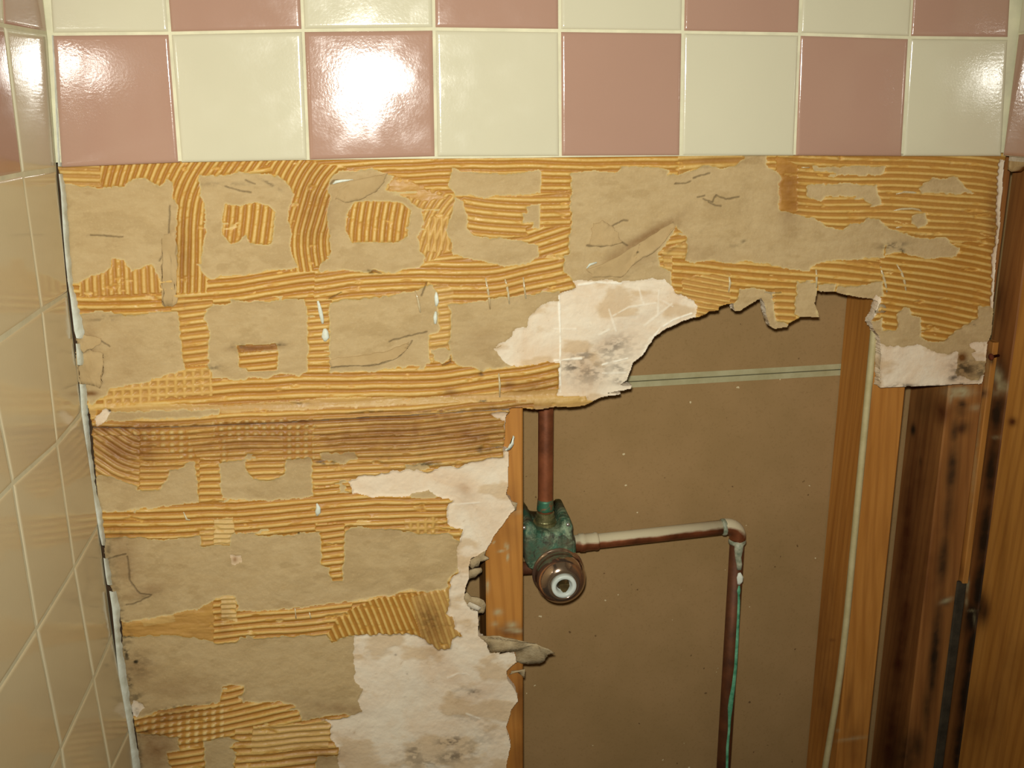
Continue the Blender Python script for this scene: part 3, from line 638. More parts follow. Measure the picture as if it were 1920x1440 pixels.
def build_sheet(name, outline, label, ybase, vrange):
    vmin, vmax = vrange
    c = [uy(100, vmin, YD), uy(1900, vmin, YD), uy(100, vmax, YD), uy(1900, vmax, YD)]
    z1 = max(p[2] for p in c) + .002; z0 = min(p[2] for p in c) - .002
    x0 = -.006; x1 = max(uy(max(q[0] for q in outline) + 6, v_, YD)[0] for v_ in (vmin, vmax)) + .004
    z1 = min(z1, Z0 - P + .003)
    xs = np.arange(x0, x1, STEP); zs = np.arange(z0, z1, STEP)
    X, Z = np.meshgrid(xs, zs, indexing='ij')
    U, V = proj(np.stack([X.ravel(), np.full(X.size, YD), Z.ravel()], 1)); U = U.reshape(X.shape); V = V.reshape(X.shape)
    # torn edges: warp the look-up by noise
    wx = (fbm(U / 9, V / 9, 1, 3) - .5) * 7 + (fbm(U / 34, V / 34, 2, 2) - .5) * 7
    wy = (fbm(U / 9, V / 9, 3, 3) - .5) * 7 + (fbm(U / 34, V / 34, 4, 2) - .5) * 7
    Uw, Vw = U + wx, V + wy
    seamy = (V > 745) & (V < 815)
    inside = inpoly(U + wx * .35, V + wy * .35 * (~seamy), outline)
    # a straight edge of the old sheet stays straight
    cls = np.full(X.shape, 3, np.int8)
    ridge = np.zeros(X.shape); flat = np.zeros(X.shape)
    wob = (fbm(U / 110, V / 110, 6, 2) - .5) * 7
    def comb(m, line, sp, fl):
        if line is None: ridge[m] = .25 + .9 * (fbm(U[m] / 40, V[m] / 8, 12, 4) - .5); flat[m] = fl; return
        d = sdist(U[m], V[m], line) + wob[m]
        ph = np.abs(((d / sp) % 1.0) - .5) * 2            # 1 at the ridge
        k = np.clip((ph - .12) / .70, 0, 1); k = k * k * (3 - 2 * k)
        brk = np.clip((fbm(U[m] / 26, V[m] / 9, 15, 3) - .62) * 5, 0, 1)
        ridge[m] = k * (1 - .45 * brk) * (1 - fl * .35) + .1 * (fbm(U[m] / 6, V[m] / 6, 17, 2) - .5); flat[m] = fl
    comb(inside, [(100, 760), (600, 742), (1000, 710), (1900, 560)], 14, .1)
    for poly, line, sp, f_ in ZONES:
        comb(inpoly(U + wx * .5, V + wy * .5, poly) & inside, line, sp, f_)
    for poly, sp in WAFFLE:
        m = inpoly(Uw, Vw, poly) & inside
        k = np.abs(((U[m] / sp) % 1.0) - .5) * 2; k = np.clip((k - .3) / .5, 0, 1)
        if poly[0][0] in (195, 760, 800): ridge[m] = np.maximum(ridge[m] * .8, k * .75); flat[m] = .3
        else: ridge[m] = ridge[m] * .55 + .75 * k * ridge[m]; flat[m] = np.clip(k * ridge[m] * 1.2, 0, 1)
    for poly in PAPER:
        cls[inpoly(Uw, Vw, poly)] = 1
    for poly, line, sp, f_ in GLUE_IN:
        m = inpoly(U + wx * .4, V + wy * .4, poly) & inside; cls[m] = 3
        comb(m, line, sp, f_)
        if line is None: ridge[m] = .0
    # stray paper islands where ridges pulled the face off
    isl = (fbm(U / 30, V / 11, 21, 4) > .76) & (cls == 3); cls[isl] = 1
    for poly in GYPSUM:
        m = inpoly(Uw, Vw, poly)
        if poly is GYPSUM[0]: m = m & ~((V > 742) & (U < 1100))
        cls[m] = 2
    mgyp = inpoly(Uw, Vw, [(1795, 655), (1812, 660), (1832, 678), (1856, 676), (1850, 700), (1838, 704), (1825, 712), (1795, 706), (1788, 700), (1797, 670)]); cls[mgyp] = 1
    cls[~inside] = 0
    # heights
    gl = blur((cls == 3).astype(float), 2); gy = blur((cls == 2).astype(float), 2)
    big = fbm(U / 60, V / 60, 30, 4); layer = np.clip((fbm(U / 70, V / 34, 31, 5) - .56) * 9, 0, 1)
    layer2 = np.clip((fbm(U / 40, V / 20, 35, 5) - .66) * 10, 0, 1)
    h = (big - .5) * .0022 + (fbm(U / 16, V / 11, 38, 3) - .5) * .0007 * (cls != 3) + .00020 * layer + (fbm(U / 5, V / 5, 33, 3) - .5) * .00028
    h = h - .0009 * gy + gl * (.0004 + .0019 * ridge)
    crack = np.zeros(X.shape)
    for ln in CRACKS:
        for a, b in zip(ln[:-1], ln[1:]):
            a = np.array(a, float); b = np.array(b, float); d = b - a; L = max(np.hypot(*d), .1); d = d / L
            m = (U > min(a[0], b[0]) - 8) & (U < max(a[0], b[0]) + 8) & (V > min(a[1], b[1]) - 8) & (V < max(a[1], b[1]) + 8)
            if not m.any(): continue
            uu = U[m] + wx[m] * .5; vv = V[m] + wy[m] * .5
            t = np.clip((uu - a[0]) * d[0] + (vv - a[1]) * d[1], 0, L)
            dd = np.hypot(uu - a[0] - t * d[0], vv - a[1] - t * d[1])
            crack[m] = np.maximum(crack[m], np.clip(1.25 - dd / 1.6, 0, 1))
    h = h - .0012 * crack
    wl = np.zeros(X.shape)
    for wi, ln in enumerate(WHITE):
        ws = 1.0 if wi == 0 else (.8 if wi in (4, 5, 12, 15) else .38)
        for a, b in zip(ln[:-1], ln[1:]):
            a = np.array(a, float); b = np.array(b, float); d = b - a; L = max(np.hypot(*d), .1); d = d / L
            m = (U > min(a[0], b[0]) - 8) & (U < max(a[0], b[0]) + 8) & (V > min(a[1], b[1]) - 8) & (V < max(a[1], b[1]) + 8)
            if not m.any(): continue
            uu = U[m]; vv = V[m]
            t = np.clip((uu - a[0]) * d[0] + (vv - a[1]) * d[1], 0, L)
            dd = np.hypot(uu - a[0] - t * d[0], vv - a[1] - t * d[1])
            wl[m] = np.maximum(wl[m], ws * np.clip(1.4 - dd / (.7 + 2.4 * fbm(uu / 22, vv / 22, 80, 3)), 0, 1) * np.clip(fbm(uu / 9, vv / 9, 81, 3) * 2.6 - .35, 0, 1))
    h = h + .0005 * wl
    # the paper at the sheet joint curls into the room
    Y = ybase - h
    if name == 'drywall_sheet':
        lip = np.clip((V - 742) / 26, 0, 1) * np.clip((1130 - U) / 80, 0, 1) * (V < 815)
        Y = Y - .0030 * lip ** 1.5
    brown = blobs(U, V, BROWN, .45, 16); mould = blobs(U, V, MOULD, 0)
    mould = mould * np.clip((fbm(U / 9, V / 5, 44, 5) - .38) * 5, .1, 1.15) * .9
    mould = np.maximum(np.clip(mould, 0, 1), crack * .6); mould = mould * (1 - wl)  # crack lines are painted dark through the same mask
    rim = np.clip(4 * gl * (1 - gl), 0, 1) * (cls == 1)
    A = np.zeros(X.shape + (4,), np.float32)
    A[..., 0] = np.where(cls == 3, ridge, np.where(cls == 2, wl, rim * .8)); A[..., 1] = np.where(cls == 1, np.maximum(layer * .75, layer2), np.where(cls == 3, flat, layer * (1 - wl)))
    A[..., 2] = brown * (1 - wl) * np.where(cls == 2, .8, 1); A[..., 3] = mould
    nz = len(zs); idx = np.arange(X.size).reshape(X.shape)
    qa, qb, qc, qd = idx[:-1, :-1], idx[1:, :-1], idx[1:, 1:], idx[:-1, 1:]
    ca = np.stack([cls[:-1, :-1], cls[1:, :-1], cls[1:, 1:], cls[:-1, 1:]], -1)
    keep = (ca > 0).all(-1)
    qcls = np.where((ca == 2).sum(-1) >= 2, 2, np.where((ca == 3).sum(-1) >= 2, 3, 1)); qcls[~keep] = 0
    Vt = np.stack([X.ravel(), Y.ravel(), Z.ravel()], 1); AT = A.reshape(-1, 4)
    root = empty(name, (float((x0 + x1) / 2), ybase, float(z0))); tag(root, label, 'drywall')
    quads = np.stack([qa, qb, qc, qd], -1)
    for a_, b_ in ((1, 3), (3, 1), (1, 3)):       # crumbs too small to be a piece take the look of what surrounds them
        qcls[pieces(qcls == a_)[1]] = b_
    for ci, nm, m_ in ((1, 'torn_paper', M_PAPER), (3, 'tile_adhesive', M_GLUE)):
        for msk in pieces(qcls == ci, 1)[0]:
            Q = quads[msk]; u, inv = np.unique(Q, return_inverse=True)
            mesh_np(nm, Vt[u], inv.reshape(Q.shape), m_, root, AT[u])
    # gypsum: exposed face, broken edge and back in one mesh
    Q = quads[qcls == 2]
    allq = quads[qcls > 0]
    e = np.concatenate([allq[:, [0, 1]], allq[:, [1, 2]], allq[:, [2, 3]], allq[:, [3, 0]]])
    es = np.sort(e, 1); key = es[:, 0].astype(np.int64) * X.size + es[:, 1]
    _, first, cnt = np.unique(key, return_index=True, return_counts=True)
    be = e[first[cnt == 1]]
    u = np.unique(np.concatenate([Q.ravel(), be.ravel()])); mp = np.full(X.size, -1); mp[u] = np.arange(len(u))
    ub = np.unique(be); mb = np.full(X.size, -1); 
    layers = [0.0009, .0042, .0085, .0125]
    VV = [Vt[u]]; AA = [AT[u].copy()]; AA[0][:, 0] *= (cls.ravel()[u] == 2)
    base = len(u); prev = mp; QQ = [mp[Q]]
    for li, dp in enumerate(layers):
        vb = Vt[ub].copy(); vb[:, 1] = ybase + dp
        jt = (fbm(vb[:, 0] * 300, vb[:, 2] * 300, 50 + li, 2) - .5) * .0030 * (0 if li == 0 else 1)
        vb[:, 0] += jt; vb[:, 2] += (fbm(vb[:, 0] * 300, vb[:, 2] * 300, 60 + li, 2) - .35) * .0028 * (0 if li == 0 else 1)
        cur = np.full(X.size, -1); cur[ub] = base + np.arange(len(ub)); base += len(ub)
        ab = AT[ub].copy(); ab[:, 0] = 0; ab[:, 2] *= .5; ab[:, 3] *= .4
        VV.append(vb); AA.append(ab)
        QQ.append(np.stack([prev[be[:, 1]], prev[be[:, 0]], cur[be[:, 0]], cur[be[:, 1]]], -1)); prev = cur
    mesh_np('gypsum_core', np.concatenate(VV), np.concatenate(QQ), M_GYP, root, np.concatenate(AA))
    return root
sheet_up = build_sheet('drywall_sheet', UPPER, 'upper drywall sheet with torn brown paper and yellow combed adhesive, under the checkered tiles', YD, (285, 815))
sheet_lo = build_sheet('drywall_sheet', LOWER, 'lower drywall sheet with broken white gypsum edge, left of the shower valve', YD + .0012, (740, 1640))

# torn flaps, peeled strips and smears that belong to a sheet
def flap(name, pts, m, parent, th=.0007, sub=3):
    """pts = (u, v, y): an uneven torn piece with its own thickness"""
    bm = bmesh.new()
    vs_ = [bm.verts.new(uy(u, v, y)) for u, v, y in pts]
    f = bm.faces.new(vs_); bmesh.ops.triangulate(bm, faces=[f])
    for _ in range(sub): bmesh.ops.subdivide_edges(bm, edges=bm.edges[:], cuts=1, use_grid_fill=True)
    rr = random.Random(len(pts))
    for v in bm.verts:
        n = fbm(np.array([v.co.x * 260]), np.array([v.co.z * 260]), 3)[0] - .5
        v.co.y += n * .0018; v.co.x += (fbm(np.array([v.co.x * 260]), np.array([v.co.z * 260]), 8)[0] - .5) * .0042; v.co.z += (fbm(np.array([v.co.x * 260]), np.array([v.co.z * 260]), 12)[0] - .5) * .0030
    r = bmesh.ops.extrude_face_region(bm, geom=bm.faces[:])
    for v in [g for g in r['geom'] if isinstance(g, bmesh.types.BMVert)]: v.co.y += th
    return from_bm(name, bm, m, parent)
YF = YD - .0004
flap('peeled_paper_strip', [(303, 440, YF), (330, 432, YF), (331, 500, YF - .001), (331, 566, YF - .003), (325, 575, YF - .003), (308, 575, YF - .003), (302, 566, YF - .003), (303, 500, YF - .001)], M_PAPERF, sheet_up)
flap('paper_flap', [(630, 374, YF - .001), (636, 352, YF - .003), (660, 338, YF - .003), (690, 332, YF - .002), (728, 324, YF), (720, 342, YF - .003), (700, 362, YF - .004), (676, 375, YF - .004), (645, 380, YF - .003)], M_PAPERF, sheet_up)
flap('paper_flap', [(620, 688, YF - .001), (618, 676, YF - .0005), (660, 668, YF), (720, 660, YF), (768, 642, YF), (764, 654, YF - .002), (750, 668, YF - .003), (722, 680, YF - .0035), (690, 685, YF - .003), (655, 686, YF - .003)], M_PAPERF, sheet_up)
flap('paper_flap', [(1112, 420, YF - .0005), (1130, 414, YF - .0015), (1150, 425, YF - .001), (1160, 440, YF - .0015), (1168, 455, YF - .002), (1150, 460, YF - .003), (1133, 462, YF - .003), (1105, 461, YF - .002)], M_PAPERF, sheet_up)
flap('paper_flap', [(1112, 520, YF), (1100, 505, YF - .001), (1140, 492, YF - .002), (1200, 455, YF - .001), (1262, 415, YF), (1268, 424, YF - .003), (1235, 468, YF - .004), (1190, 492, YF - .003), (1168, 520, YF - .002)], M_PAPERF, sheet_up)
flap('paper_flap', [(143, 633, YF), (160, 628, YF - .001), (190, 634, YF), (188, 646, YF - .002), (170, 654, YF - .003), (156, 662, YF - .003), (148, 648, YF - .002)], M_PAPERF, sheet_up)
flap('paper_flap', [(148, 662, YF), (170, 656, YF - .002), (195, 662, YF), (193, 700, YF - .002), (188, 728, YF - .002), (172, 722, YF - .003), (150, 718, YF - .003), (147, 690, YF - .002)], M_PAPERF, sheet_up)
flap('paper_flap', [(1440, 556, YD + .001), (1430, 545, YD), (1450, 549, YD - .001), (1462, 550, YD), (1455, 562, YD)], M_PAPERG, sheet_up)
flap('torn_paper_tongue', [(898, 1193, YD + .004), (925, 1192, YD + .003), (965, 1199, YD), (1005, 1208, YD - .004), (1030, 1216, YD - .006), (1040, 1226, YD - .004), (1026, 1228, YD - .002), (1022, 1238, YD + .002), (1012, 1245, YD + .006), (985, 1246, YD + .008), (968, 1240, YD + .007), (966, 1222, YD + .004), (945, 1224, YD + .002), (922, 1230, YD + .003), (912, 1210, YD + .004)], M_PAPERG, sheet_lo, .0008, 2)
flap('gypsum_fragment', [(880, 1062, YD + .004), (884, 1050, YD + .001), (900, 1040, YD), (911, 1033, YD + .001), (908, 1044, YD), (917, 1047, YD), (900, 1056, YD + .002), (898, 1062, YD + .002), (886, 1068, YD + .002)], M_PAPERG, sheet_lo, .003, 1)
flap('gypsum_fragment', [(879, 1070, YD + .006), (902, 1066, YD + .005), (904, 1073, YD + .006), (890, 1082, YD + .008), (879, 1086, YD + .007)], M_PAPERG, sheet_lo, .003, 1)
flap('gypsum_fragment', [(868, 1120, YD + .004), (876, 1112, YD + .003), (884, 1118, YD + .003), (908, 1126, YD + .004), (911, 1142, YD + .004), (908, 1152, YD + .005), (897, 1150, YD + .004), (876, 1140, YD + .003)], M_PAPERG, sheet_lo, .002, 1)
flap('gypsum_fragment', [(880, 1131, YD - .001), (884, 1130, YD - .002), (903, 1140, YD - .001), (902, 1145, YD), (893, 1145, YD), (878, 1136, YD)], M_CHALK, sheet_lo, .002, 1)
flap('gypsum_fragment', [(945, 843, YD), (955, 838, YD), (962, 818, YD - .003), (966, 820, YD - .003), (963, 832, YD - .002), (958, 842, YD), (950, 846, YD)], M_CAULK, sheet_lo, .0012, 1)
flap('paper_flap', [(960, 1258, YD + .010), (985, 1256, YD + .010), (984, 1272, YD + .011), (972, 1262, YD + .011), (955, 1266, YD + .009)], M_PAPERG, sheet_lo, .001, 1)
flap('paper_flap', [(951, 940, YD + .006), (971, 943, YD + .007), (968, 956, YD + .007), (962, 958, YD + .006), (952, 948, YD + .006)], M_PAPERG, sheet_lo, .001, 1)
flap('paper_flap', [(1650, 570, YD - .001), (1660, 572, YD - .002), (1664, 582, YD - .001), (1650, 590, YD), (1640, 588, YD)], M_PAPERG, sheet_up, .001, 1)

def tube(bm, pts, radii, n=14, flat=None, caps=True):
    pts = [Vector(p) for p in pts]; rings = []
    if isinstance(radii, (int, float)): radii = [radii] * len(pts)
    ref = Vector((0.3, 1, 0.1)).normalized()
    for i, p in enumerate(pts):
        t = (pts[min(i + 1, len(pts) - 1)] - pts[max(i - 1, 0)]).normalized()
        a = (ref - t * ref.dot(t)).normalized(); b = t.cross(a)
        rings.append([bm.verts.new(p + a * math.cos(2 * math.pi * k / n) * radii[i] * (flat or 1) + b * math.sin(2 * math.pi * k / n) * radii[i]) for k in range(n)])
    for r0, r1 in zip(rings[:-1], rings[1:]):
        for k in range(n): bm.faces.new((r0[k], r0[(k + 1) % n], r1[(k + 1) % n], r1[k]))
    if caps: bm.faces.new(rings[0]); bm.faces.new(rings[-1][::-1])
def smear(name, pts, rad, m, parent):
    bm = bmesh.new(); tube(bm, [uy(u, v, YD - .0016) for u, v in pts], rad, 8, .6); return from_bm(name, bm, m, parent)
smear('caulk_smear', [(595, 561), (598, 572), (601, 585), (604, 600), (605, 607)], [.0008, .0016, .0021, .0018, .0009], M_CAULK, sheet_up)
smear('caulk_smear', [(609, 616), (610, 622), (610, 632), (609, 640)], [.0014, .0030, .0040, .0012], M_CAULK, sheet_up)
smear('caulk_smear', [(818, 548), (818, 556), (819, 566), (818, 574)], [.0008, .0020, .0022, .0010], M_CAULK, sheet_up)
smear('caulk_smear', [(817, 584), (816, 595), (816, 607)], [.0010, .0020, .0012], M_CAULK, sheet_up)
smear('caulk_smear', [(594, 944), (597, 952), (596, 960), (594, 967)], [.0008, .0024, .0030, .0010], M_CAULK, sheet_lo)
smear('caulk_smear', [(1100, 503), (1106, 496), (1119, 492)], [.0006, .0012, .0007], M_CAULK, sheet_up)
smear('caulk_smear', [(616, 535), (626, 537), (636, 536)], [.0005, .0010, .0005], M_CAULK, sheet_up)
smear('caulk_smear', [(624, 345), (630, 341), (641, 339), (662, 337)], [.0006, .0014, .0012, .0004], M_CAULK, sheet_up)
for pts in ([(778, 545), (783, 560), (786, 575), (788, 586)], [(910, 522), (914, 540), (917, 560), (919, 580)], [(946, 520), (950, 535), (953, 552), (955, 570)], [(981, 520), (983, 540), (986, 560)], [(935, 700), (937, 720), (937, 745)],
            [(1651, 500), (1655, 515), (1660, 530), (1663, 548)], [(1681, 495), (1690, 510), (1696, 528), (1699, 548)], [(1530, 502), (1531, 520), (1531, 540)], [(1367, 518), (1369, 530), (1366, 548)], [(344, 960), (350, 974), (357, 975)], [(580, 1148), (583, 1160)], [(553, 1140), (555, 1160)]):
    smear('glue_strand', pts, [.0006] + [.0012] * (len(pts) - 2) + [.0006], M_SHEEN, sheet_up if pts[0][1] < 770 else sheet_lo)
for pts in ([(1680, 364), (1695, 360), (1712, 361), (1722, 363)], [(1672, 396), (1690, 392), (1710, 391), (1722, 393), (1729, 398)], [(1680, 427), (1692, 424), (1706, 421)], [(1503, 314), (1518, 314)]):
    smear('glue_strand', pts, [.0005] + [.0011] * (len(pts) - 2) + [.0006], M_SHEEN, sheet_up)

# ------------------------------------------------------------------ cavity boards, studs
YS = .0212                                    # front of the studs of the back wall
YB = .0965                                    # board of the room behind
def panel(name, x0, x1, z0, z1, y0, th, m, parent, tilt=0.0):
    bm = bmesh.new(); box(bm, x0, x1, y0, y0 + th, z0, z1)
    for v in bm.verts: v.co.z += tilt * (v.co.x - x0)
    return from_bm(name, bm, m, parent, False)
sl = uy(1180, 716, YB); sr = uy(1577, 693, YB); tilt = (sr[2] - sl[2]) / (sr[0] - sl[0]); zb = sl[2] - tilt * (sl[0] + .02)
hw = .0066
for nm, za, zt, side, lab in (('cavity_board', zb, 2.45, 1, 'upper brown-papered board at the back of the wall cavity, above the pale seam'),
                             ('cavity_board', 0.0, zb, -1, 'lower brown-papered board at the back of the wall cavity, behind the copper pipes')):
    r = tag(empty(nm, (.42, YB, za)), lab, 'drywall')
    if side == 1:
        panel('board_face', -.02, 1.0, za + hw, zt, YB, .012, M_PANEL, r, tilt)
        panel('tapered_edge', -.02, 1.0, za + .0006, za + hw, YB + .0004, .012, M_TAPE, r, tilt)
    else:
        panel('board_face', -.02, 1.0, 0.0, zt - hw, YB, .012, M_PANEL, r, 0)
        o = [c for c in r.children][0]
        for v in o.data.vertices:
            if v.co.z > 1: v.co.z += tilt * (v.co.x + .02)
        panel('tapered_edge', -.02, 1.0, zt - hw, zt - .0006, YB + .0004, .012, M_TAPE, r, tilt)
# dark backing closing the seam
def stud(name, label, x0, x1, y0, y1, z0, z1, m, brown=(), mould=(), chalk=(), cat='stud', zr=(.7, 1.75), group=None, nick=0.0004):
    """solid timber: the part in view is meshed finely so that stains and darkened faces can sit on it"""
    zs = np.unique(np.concatenate([[z0], np.arange(max(z0, zr[0]), min(z1, zr[1]), .0025), [z1]]))
    r = min(.0015, (x1 - x0) * .15)
    nx = max(4, int((x1 - x0) / .0025)); ny_ = max(4, int((y1 - y0) / .0025))
    ring = []
    for i in range(nx + 1): ring.append((x0 + r + (x1 - x0 - 2 * r) * i / nx, y0))
    for i in range(ny_ + 1): ring.append((x1, y0 + r + (y1 - y0 - 2 * r) * i / ny_))
    for i in range(nx + 1): ring.append((x1 - r - (x1 - x0 - 2 * r) * i / nx, y1))
    for i in range(ny_ + 1): ring.append((x0, y1 - r - (y1 - y0 - 2 * r) * i / ny_))
    n = len(ring); R_ = np.array(ring)
    Vv = np.zeros((len(zs), n, 3)); Vv[:, :, 0] = R_[:, 0]; Vv[:, :, 1] = R_[:, 1]; Vv[:, :, 2] = zs[:, None]
    w = (fbm(Vv[:, :, 0] * 120 + Vv[:, :, 1] * 90, Vv[:, :, 2] * 14, 70, 3) - .5) * nick * 2
    Vv[:, :, 0] += w; Vv[:, :, 1] += w
    W = Vv.reshape(-1, 3); U, V = proj(W)
    A = np.zeros((len(W), 4)); A[:, 2] = blobs(U, V, brown, .35, 18); A[:, 3] = np.clip(blobs(U, V, mould, .3, 12) * 1.15, 0, .95); A[:, 0] = blobs(U, V, chalk, .8, 7)
    idx = np.arange(len(W)).reshape(len(zs), n)
    a = idx[:-1, :]; b = np.roll(idx, -1, 1)[:-1, :]; c = np.roll(idx, -1, 1)[1:, :]; d = idx[1:, :]
    Q = np.stack([a, b, c, d], -1).reshape(-1, 4)
    # end caps as strips of quads between mirrored ring points
    cap = []
    for rowi in (0, len(zs) - 1):
        for k in range(nx): cap.append((idx[rowi, k], idx[rowi, k + 1], idx[rowi, nx + 1 + ny_ + 1 + nx - k - 1], idx[rowi, nx + 1 + ny_ + 1 + nx - k]))
    o = mesh_np(name, W, np.concatenate([Q, np.array(cap)]), m, None, A, smooth=False)
    return tag(o, label, cat, group)
stud('wall_stud', 'orange-brown wall stud at the broken drywall edge, left of the shower valve', .3700, .4085, YS, YB - .0006, 0, 2.44, M_WOOD,
     brown=[(955, 1185, 30, 14, 0, .7), (960, 940, 16, 40, 0, .35), (975, 1300, 30, 60, 0, .5), (945, 1290, 20, 20, 0, .5), (960, 1000, 30, 30, 0, .25), (975, 1420, 20, 60, 0, .4)], mould=[(940, 1262, 10, 6, 0, .7)],
     chalk=[(960, 1172, 9, 6, 0, .9), (934, 1148, 7, 5, 0, .9), (928, 1170, 6, 4, 0, .6), (965, 1182, 20, 4, 5, .7), (914, 1100, 3, 10, 0, .9), (950, 1025, 3, 6, -20, 1.), (952, 1045, 2, 6, 0, 1), (940, 1033, 6, 2, 0, .8), (925, 1018, 2, 2, 0, .8), (976, 1215, 8, 8, 0, .6), (970, 960, 10, 4, 0, .3)])
stud('wall_stud', 'light amber wall stud with the pale cable running down its side', .7695, .8062, YS, YB - .0006, 0, 2.44, M_WOOD,
     brown=[(1560, 1200, 8, 4, 0, .6), (1545, 1300, 14, 100, 0, .4), (1590, 1330, 5, 60, 6, .5), (1560, 1110, 6, 50, 0, .3), (1612, 850, 3, 60, 0, .3), (1545, 1210, 30, 160, 0, .3), (1600, 1400, 30, 40, 0, .35)], chalk=[(1600, 1385, 30, 3, -8, .4), (1570, 1370, 4, 3, 0, .4)])
stud('corner_stud', 'dark reddish corner stud with grey mould, right of the amber stud', .8535, .8925, YS, YB - .0006, 0, 2.44, M_WOODR,
     brown=[(1765, 770, 14, 26, 0, .9), (1720, 900, 24, 130, 4, .5), (1740, 1060, 30, 120, 6, .45), (1700, 1000, 16, 200, 6, .8), (1690, 1200, 16, 200, 6, .9), (1670, 1380, 20, 120, 6, .9), (1800, 805, 8, 8, 0, .8), (1720, 1150, 10, 150, 6, .4)],  # the long blobs darken the side face that recedes into the cavity
     mould=[(1712, 806, 5, 12, 0, .9), (1700, 780, 8, 40, 0, .35), (1804, 758, 10, 7, 20, .8), (1800, 770, 14, 14, 0, .5), (1790, 810, 9, 30, 5, .65), (1785, 880, 11, 60, 5, .75), (1805, 800, 14, 14, 0, .6), (1778, 960, 11, 60, 6, .55), (1768, 1050, 11, 50, 6, .7), (1752, 1230, 10, 110, 5, .85), (1738, 1330, 10, 60, 4, .6), (1700, 1420, 30, 60, 10, .6), (1720, 1400, 20, 40, 0, .6), (1772, 1128, 9, 8, 0, .7), (1726, 865, 2, 8, 0, .6), (1735, 760, 20, 30, 0, .25)],
     chalk=[(1800, 735, 22, 9, 0, .9), (1783, 742, 4, 14, 4, .6), (1830, 765, 10, 6, 0, .5), (1775, 1126, 12, 4, -20, .5)])
stud('corner_strip', 'thin pale wooden strip standing in the stripped right corner', .8928, .8995, .0150, .0280, uy(1793, 1090, YS)[2], uy(1857, 640, YS)[2], M_WOOD, zr=(.7, 1.6),
     brown=[(1850, 665, 10, 10, 0, .7), (1842, 738, 10, 8, 0, .9), (1848, 670, 8, 4, 0, .8), (1800, 1070, 10, 20, 0, .5)], mould=[(1860, 676, 4, 8, 0, .8)], chalk=[(1850, 700, 4, 50, 4, .3), (1830, 850, 4, 120, 5, .35)], cat='wood strip')
stud('backer_strip', 'black-grey strip below the thin pale strip in the right corner', .8882, .8997, .0172, .0206, 0, uy(1790, 1092, .0172)[2], M_BLKST, cat='strip', zr=(.7, 1.4), nick=.0002)
stud('mouldy_stud', 'dark water-stained mouldy stud of the right wall, in the corner', .9003, .9390, -.0066, .0320, 0, 2.44, M_WOODR,
     brown=[(1875, 700, 16, 60, 0, .5), (1865, 900, 20, 160, 5, .6), (1830, 1150, 24, 260, 7, .7), (1880, 560, 8, 60, 0, .4)],
     mould=[(1868, 780, 12, 34, 5, .95), (1872, 760, 16, 20, 0, .8), (1858, 880, 12, 70, 6, .85), (1846, 1000, 12, 70, 7, .95), (1836, 1100, 12, 60, 7, 1.), (1824, 1160, 18, 34, 8, 1.), (1822, 1220, 12, 60, 8, 1.), (1812, 1300, 14, 90, 8, .95), (1800, 1400, 16, 90, 8, .9), (1878, 700, 10, 30, 0, .5), (1872, 560, 5, 40, 0, .4)],
     chalk=[(1870, 705, 9, 18, -10, .8), (1878, 725, 12, 12, 0, .7), (1866, 735, 12, 8, 0, .4), (1814, 1098, 3, 14, 4, .8), (1812, 1125, 3, 10, 0, .6), (1822, 1145, 8, 2, 0, .5), (1827, 1160, 2, 12, 0, .4), (1868, 820, 8, 3, 0, .4)])
stud('pine_board', 'wide knotty pine board on the right wall, rightmost piece of wood', .9000, .9385, -.1600, -.0072, 0, 2.44, M_PINE,
     brown=[(1898, 791, 8, 8, 0, 1.0), (1893, 403, 10, 16, 5, .9), (1875, 640, 9, 10, 0, .7), (1845, 1140, 12, 30, 5, .8), (1880, 1050, 6, 100, 5, .25), (1830, 1350, 40, 60, 0, .35), (1890, 330, 16, 8, 0, .3), (1900, 1250, 30, 60, 0, .25), (1870, 1330, 20, 80, 5, .3)],
     mould=[(1893, 406, 8, 13, 5, .75), (1876, 635, 9, 14, 5, .85), (1836, 1140, 8, 30, 5, .8), (1846, 1150, 9, 24, 5, .5), (1880, 350, 3, 20, 0, .3)], chalk=[(1885, 680, 3, 8, 10, .9), (1880, 700, 6, 10, 0, .5), (1915, 420, 3, 10, 0, .4), (1880, 655, 6, 5, 0, .6)])
# fractured lower edge of the right wall board, seen just under its last tile
def core_chunk():
    bm = bmesh.new(); pts = [uy(1883, 295, .0005), uy(1892, 298, -.01), uy(1906, 301, -.03), uy(1903, 306, -.03), uy(1897, 314, -.012), uy(1889, 322, -.004), uy(1884, 318, .0005)]
    vs_ = [bm.verts.new((.8745 + (i % 3) * .0012, p[1], p[2])) for i, p in enumerate(pts)]
    f = bm.faces.new(vs_); bmesh.ops.triangulate(bm, faces=[f])
    bmesh.ops.subdivide_edges(bm, edges=bm.edges[:], cuts=2, use_grid_fill=True)
    for v in bm.verts: v.co.x += (fbm(np.array([v.co.y * 300]), np.array([v.co.z * 300]), 4)[0] - .5) * .003
    r = bmesh.ops.extrude_face_region(bm, geom=bm.faces[:])
    for v in [g_ for g_ in r['geom'] if isinstance(g_, bmesh.types.BMVert)]: v.co.x += .010
    o = from_bm('broken_board_edge', bm, M_PAPERF, wall_right); return o
core_chunk()
bm = bmesh.new(); box(bm, .9395, .9515, -.95, .0320, 0, 2.44)
from_bm('cavity_backing', bm, M_PANEL, wall_right, False)

